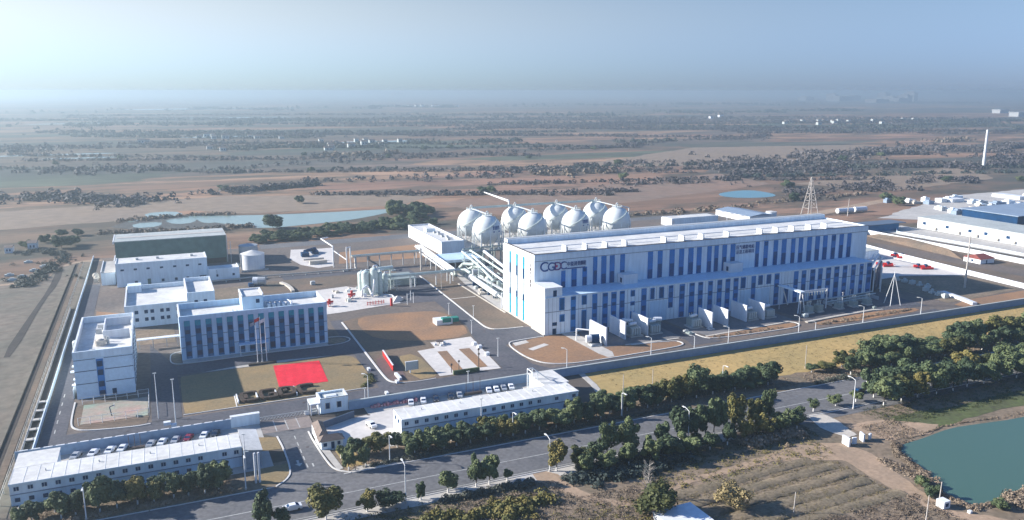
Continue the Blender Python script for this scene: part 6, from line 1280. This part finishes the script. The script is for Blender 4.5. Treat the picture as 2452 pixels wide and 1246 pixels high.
for s_, c_ in enumerate(((480,880),(900,1400),(300,1290),(1300,1850),(-300,1350),(620,1500),(1700,2400),(100,2100),(1500,1180),(2100,1450),(1250,640),(1400,700))):
    wood('far_copse', [(c_[0]-60,c_[1]-8),(c_[0]+70,c_[1]+12)], 24, 90, 9, 'farleaf' if s_%2 else 'winter', seed=40+s_)
wood('reed_bank', [(-40,640),(20,628),(66,628)], 12, 260, 3, 'winter', seed=15)
wood('reed_bank', [(-30,700),(20,712),(60,706)], 8, 160, 3, 'winter', seed=16)
wood('garden_scrub', [(-75,480),(-66,520),(-60,560),(-80,585)], 10, 220, 2.6, 'farleaf', seed=17)
wood('reed_edge', [(188,118.5),(200,120.5),(208,117),(216,103)], 2.0, 300, 2.2, 'winter', seed=18)
wood('reed_edge', [(182,142),(185,150),(190,155.5)], .9, 120, 1.2, 'winter', seed=19)
# low ground growth: tussocks and brush made of small leaf faces
def tufts(name, regions, n, size, m, seed, kind='stuff'):
    r = random.Random(seed); w_ = [abs((x1-x0)*(y1-y0)) for x0,x1,y0,y1 in regions]; cx, cy, cr, ch = [], [], [], []
    for i in range(n):
        x0,x1,y0,y1 = r.choices(regions, w_)[0]; s = size*r.choice((.5,.7,1,1,1.5,2.2)); cx.append(r.uniform(x0,x1)); cy.append(r.uniform(y0,y1)); ch.append(s); cr.append(s*r.uniform(1.2,2.6))
    return leaf_cloud(name, cx, cy, cr, ch, m, seed, 14, .26)
tufts('weeds', [(48,110,120,165),(60,90,165,176)], 6500, .26, 'winter', 1)
tufts('weeds', [(108,170,158,168),(48,110,120,160)], 2600, .30, 'olive', 2)
tufts('weeds', [(110,170,112,132),(176,200,92,112)], 3200, .30, 'winter', 7)
tufts('dry_grass', [(112,166,132,158)], 5200, .17, 'yellowleaf', 3)
tufts('verge_growth', [(-37,12,203,212),(43,125,202.5,208),(128,200,204,212),(205,340,203,213)], 4600, .26, 'winter', 4)
tufts('verge_growth', [(112,175,168,179.5),(200,330,165,179),(30,80,171,178)], 3600, .28, 'olive', 5)
tufts('bank_brush', [(190,204,158,169)], 700, .24, 'winter', 6)
wood('pond_edge_reeds', [(184,143),(184.5,151),(190,156),(201,157.0),(214,158.9),(226,158),(243,155.8),(300,157.5)], .9, 420, .55, 'winter', seed=80)
wood('pond_edge_reeds', [(183,142.5),(179.6,135.5),(175.6,128.5),(176.5,121),(187,119.6),(199,122),(206,120),(213,106)], 1.2, 460, 1.1, 'winter', seed=81)
tufts('bank_brush', [(176,180,137,150),(186,204,114,119),(204,216,96,116)], 900, .38, 'winter', 8)
tufts('dry_grass', [(140,370,216,243)], 5200, .13, 'yellowleaf', 9)
tufts('lawn_tufts', [(4,64,263,300)], 1800, .10, 'yellowleaf', 10)
wood('dark_hedge', [(-36,203.3),(12,203.3)], .8, 150, 1.3, 'winter', seed=60)
wood('dark_hedge', [(46,203.0),(62,203.2),(110,203.2),(150,204)], .9, 420, 1.2, 'farleaf', seed=61)
wood('dark_hedge', [(205,203),(330,203)], 1.2, 360, 1.5, 'farleaf', seed=62)
wood('dark_hedge', [(58,176.6),(84,176.4)], 1.0, 130, 1.8, 'farleaf', seed=63)
wood('dark_hedge', [(98,178),(112,178.5),(140,179)], 1.6, 220, 1.9, 'farleaf', seed=64)
wood('understorey', [(46,168),(70,166),(84,167)], 4.0, 260, 2.4, 'olive', seed=65)
wood('understorey', [(92,174),(110,170),(130,173)], 3.0, 200, 2.6, 'farleaf', seed=66)
wood('understorey', [(150,211),(180,212),(192,212)], 1.6, 160, 3.0, 'farleaf', seed=67)
wood('roadside_scrub', [(150,172),(170,172.5)], 2.2, 90, 2.6, 'winter', seed=68)
wood('planting', [(60.5,263.5),(64.5,268),(65,274)], 1.0, 60, 1.3, 'olive', seed=69)
wood('planting', [(206,261.5),(244,261)], 1.0, 60, 1.0, 'winter', seed=70)
wood('planting', [(262,258.5),(318,259.5)], 1.6, 110, 1.2, 'winter', seed=71)
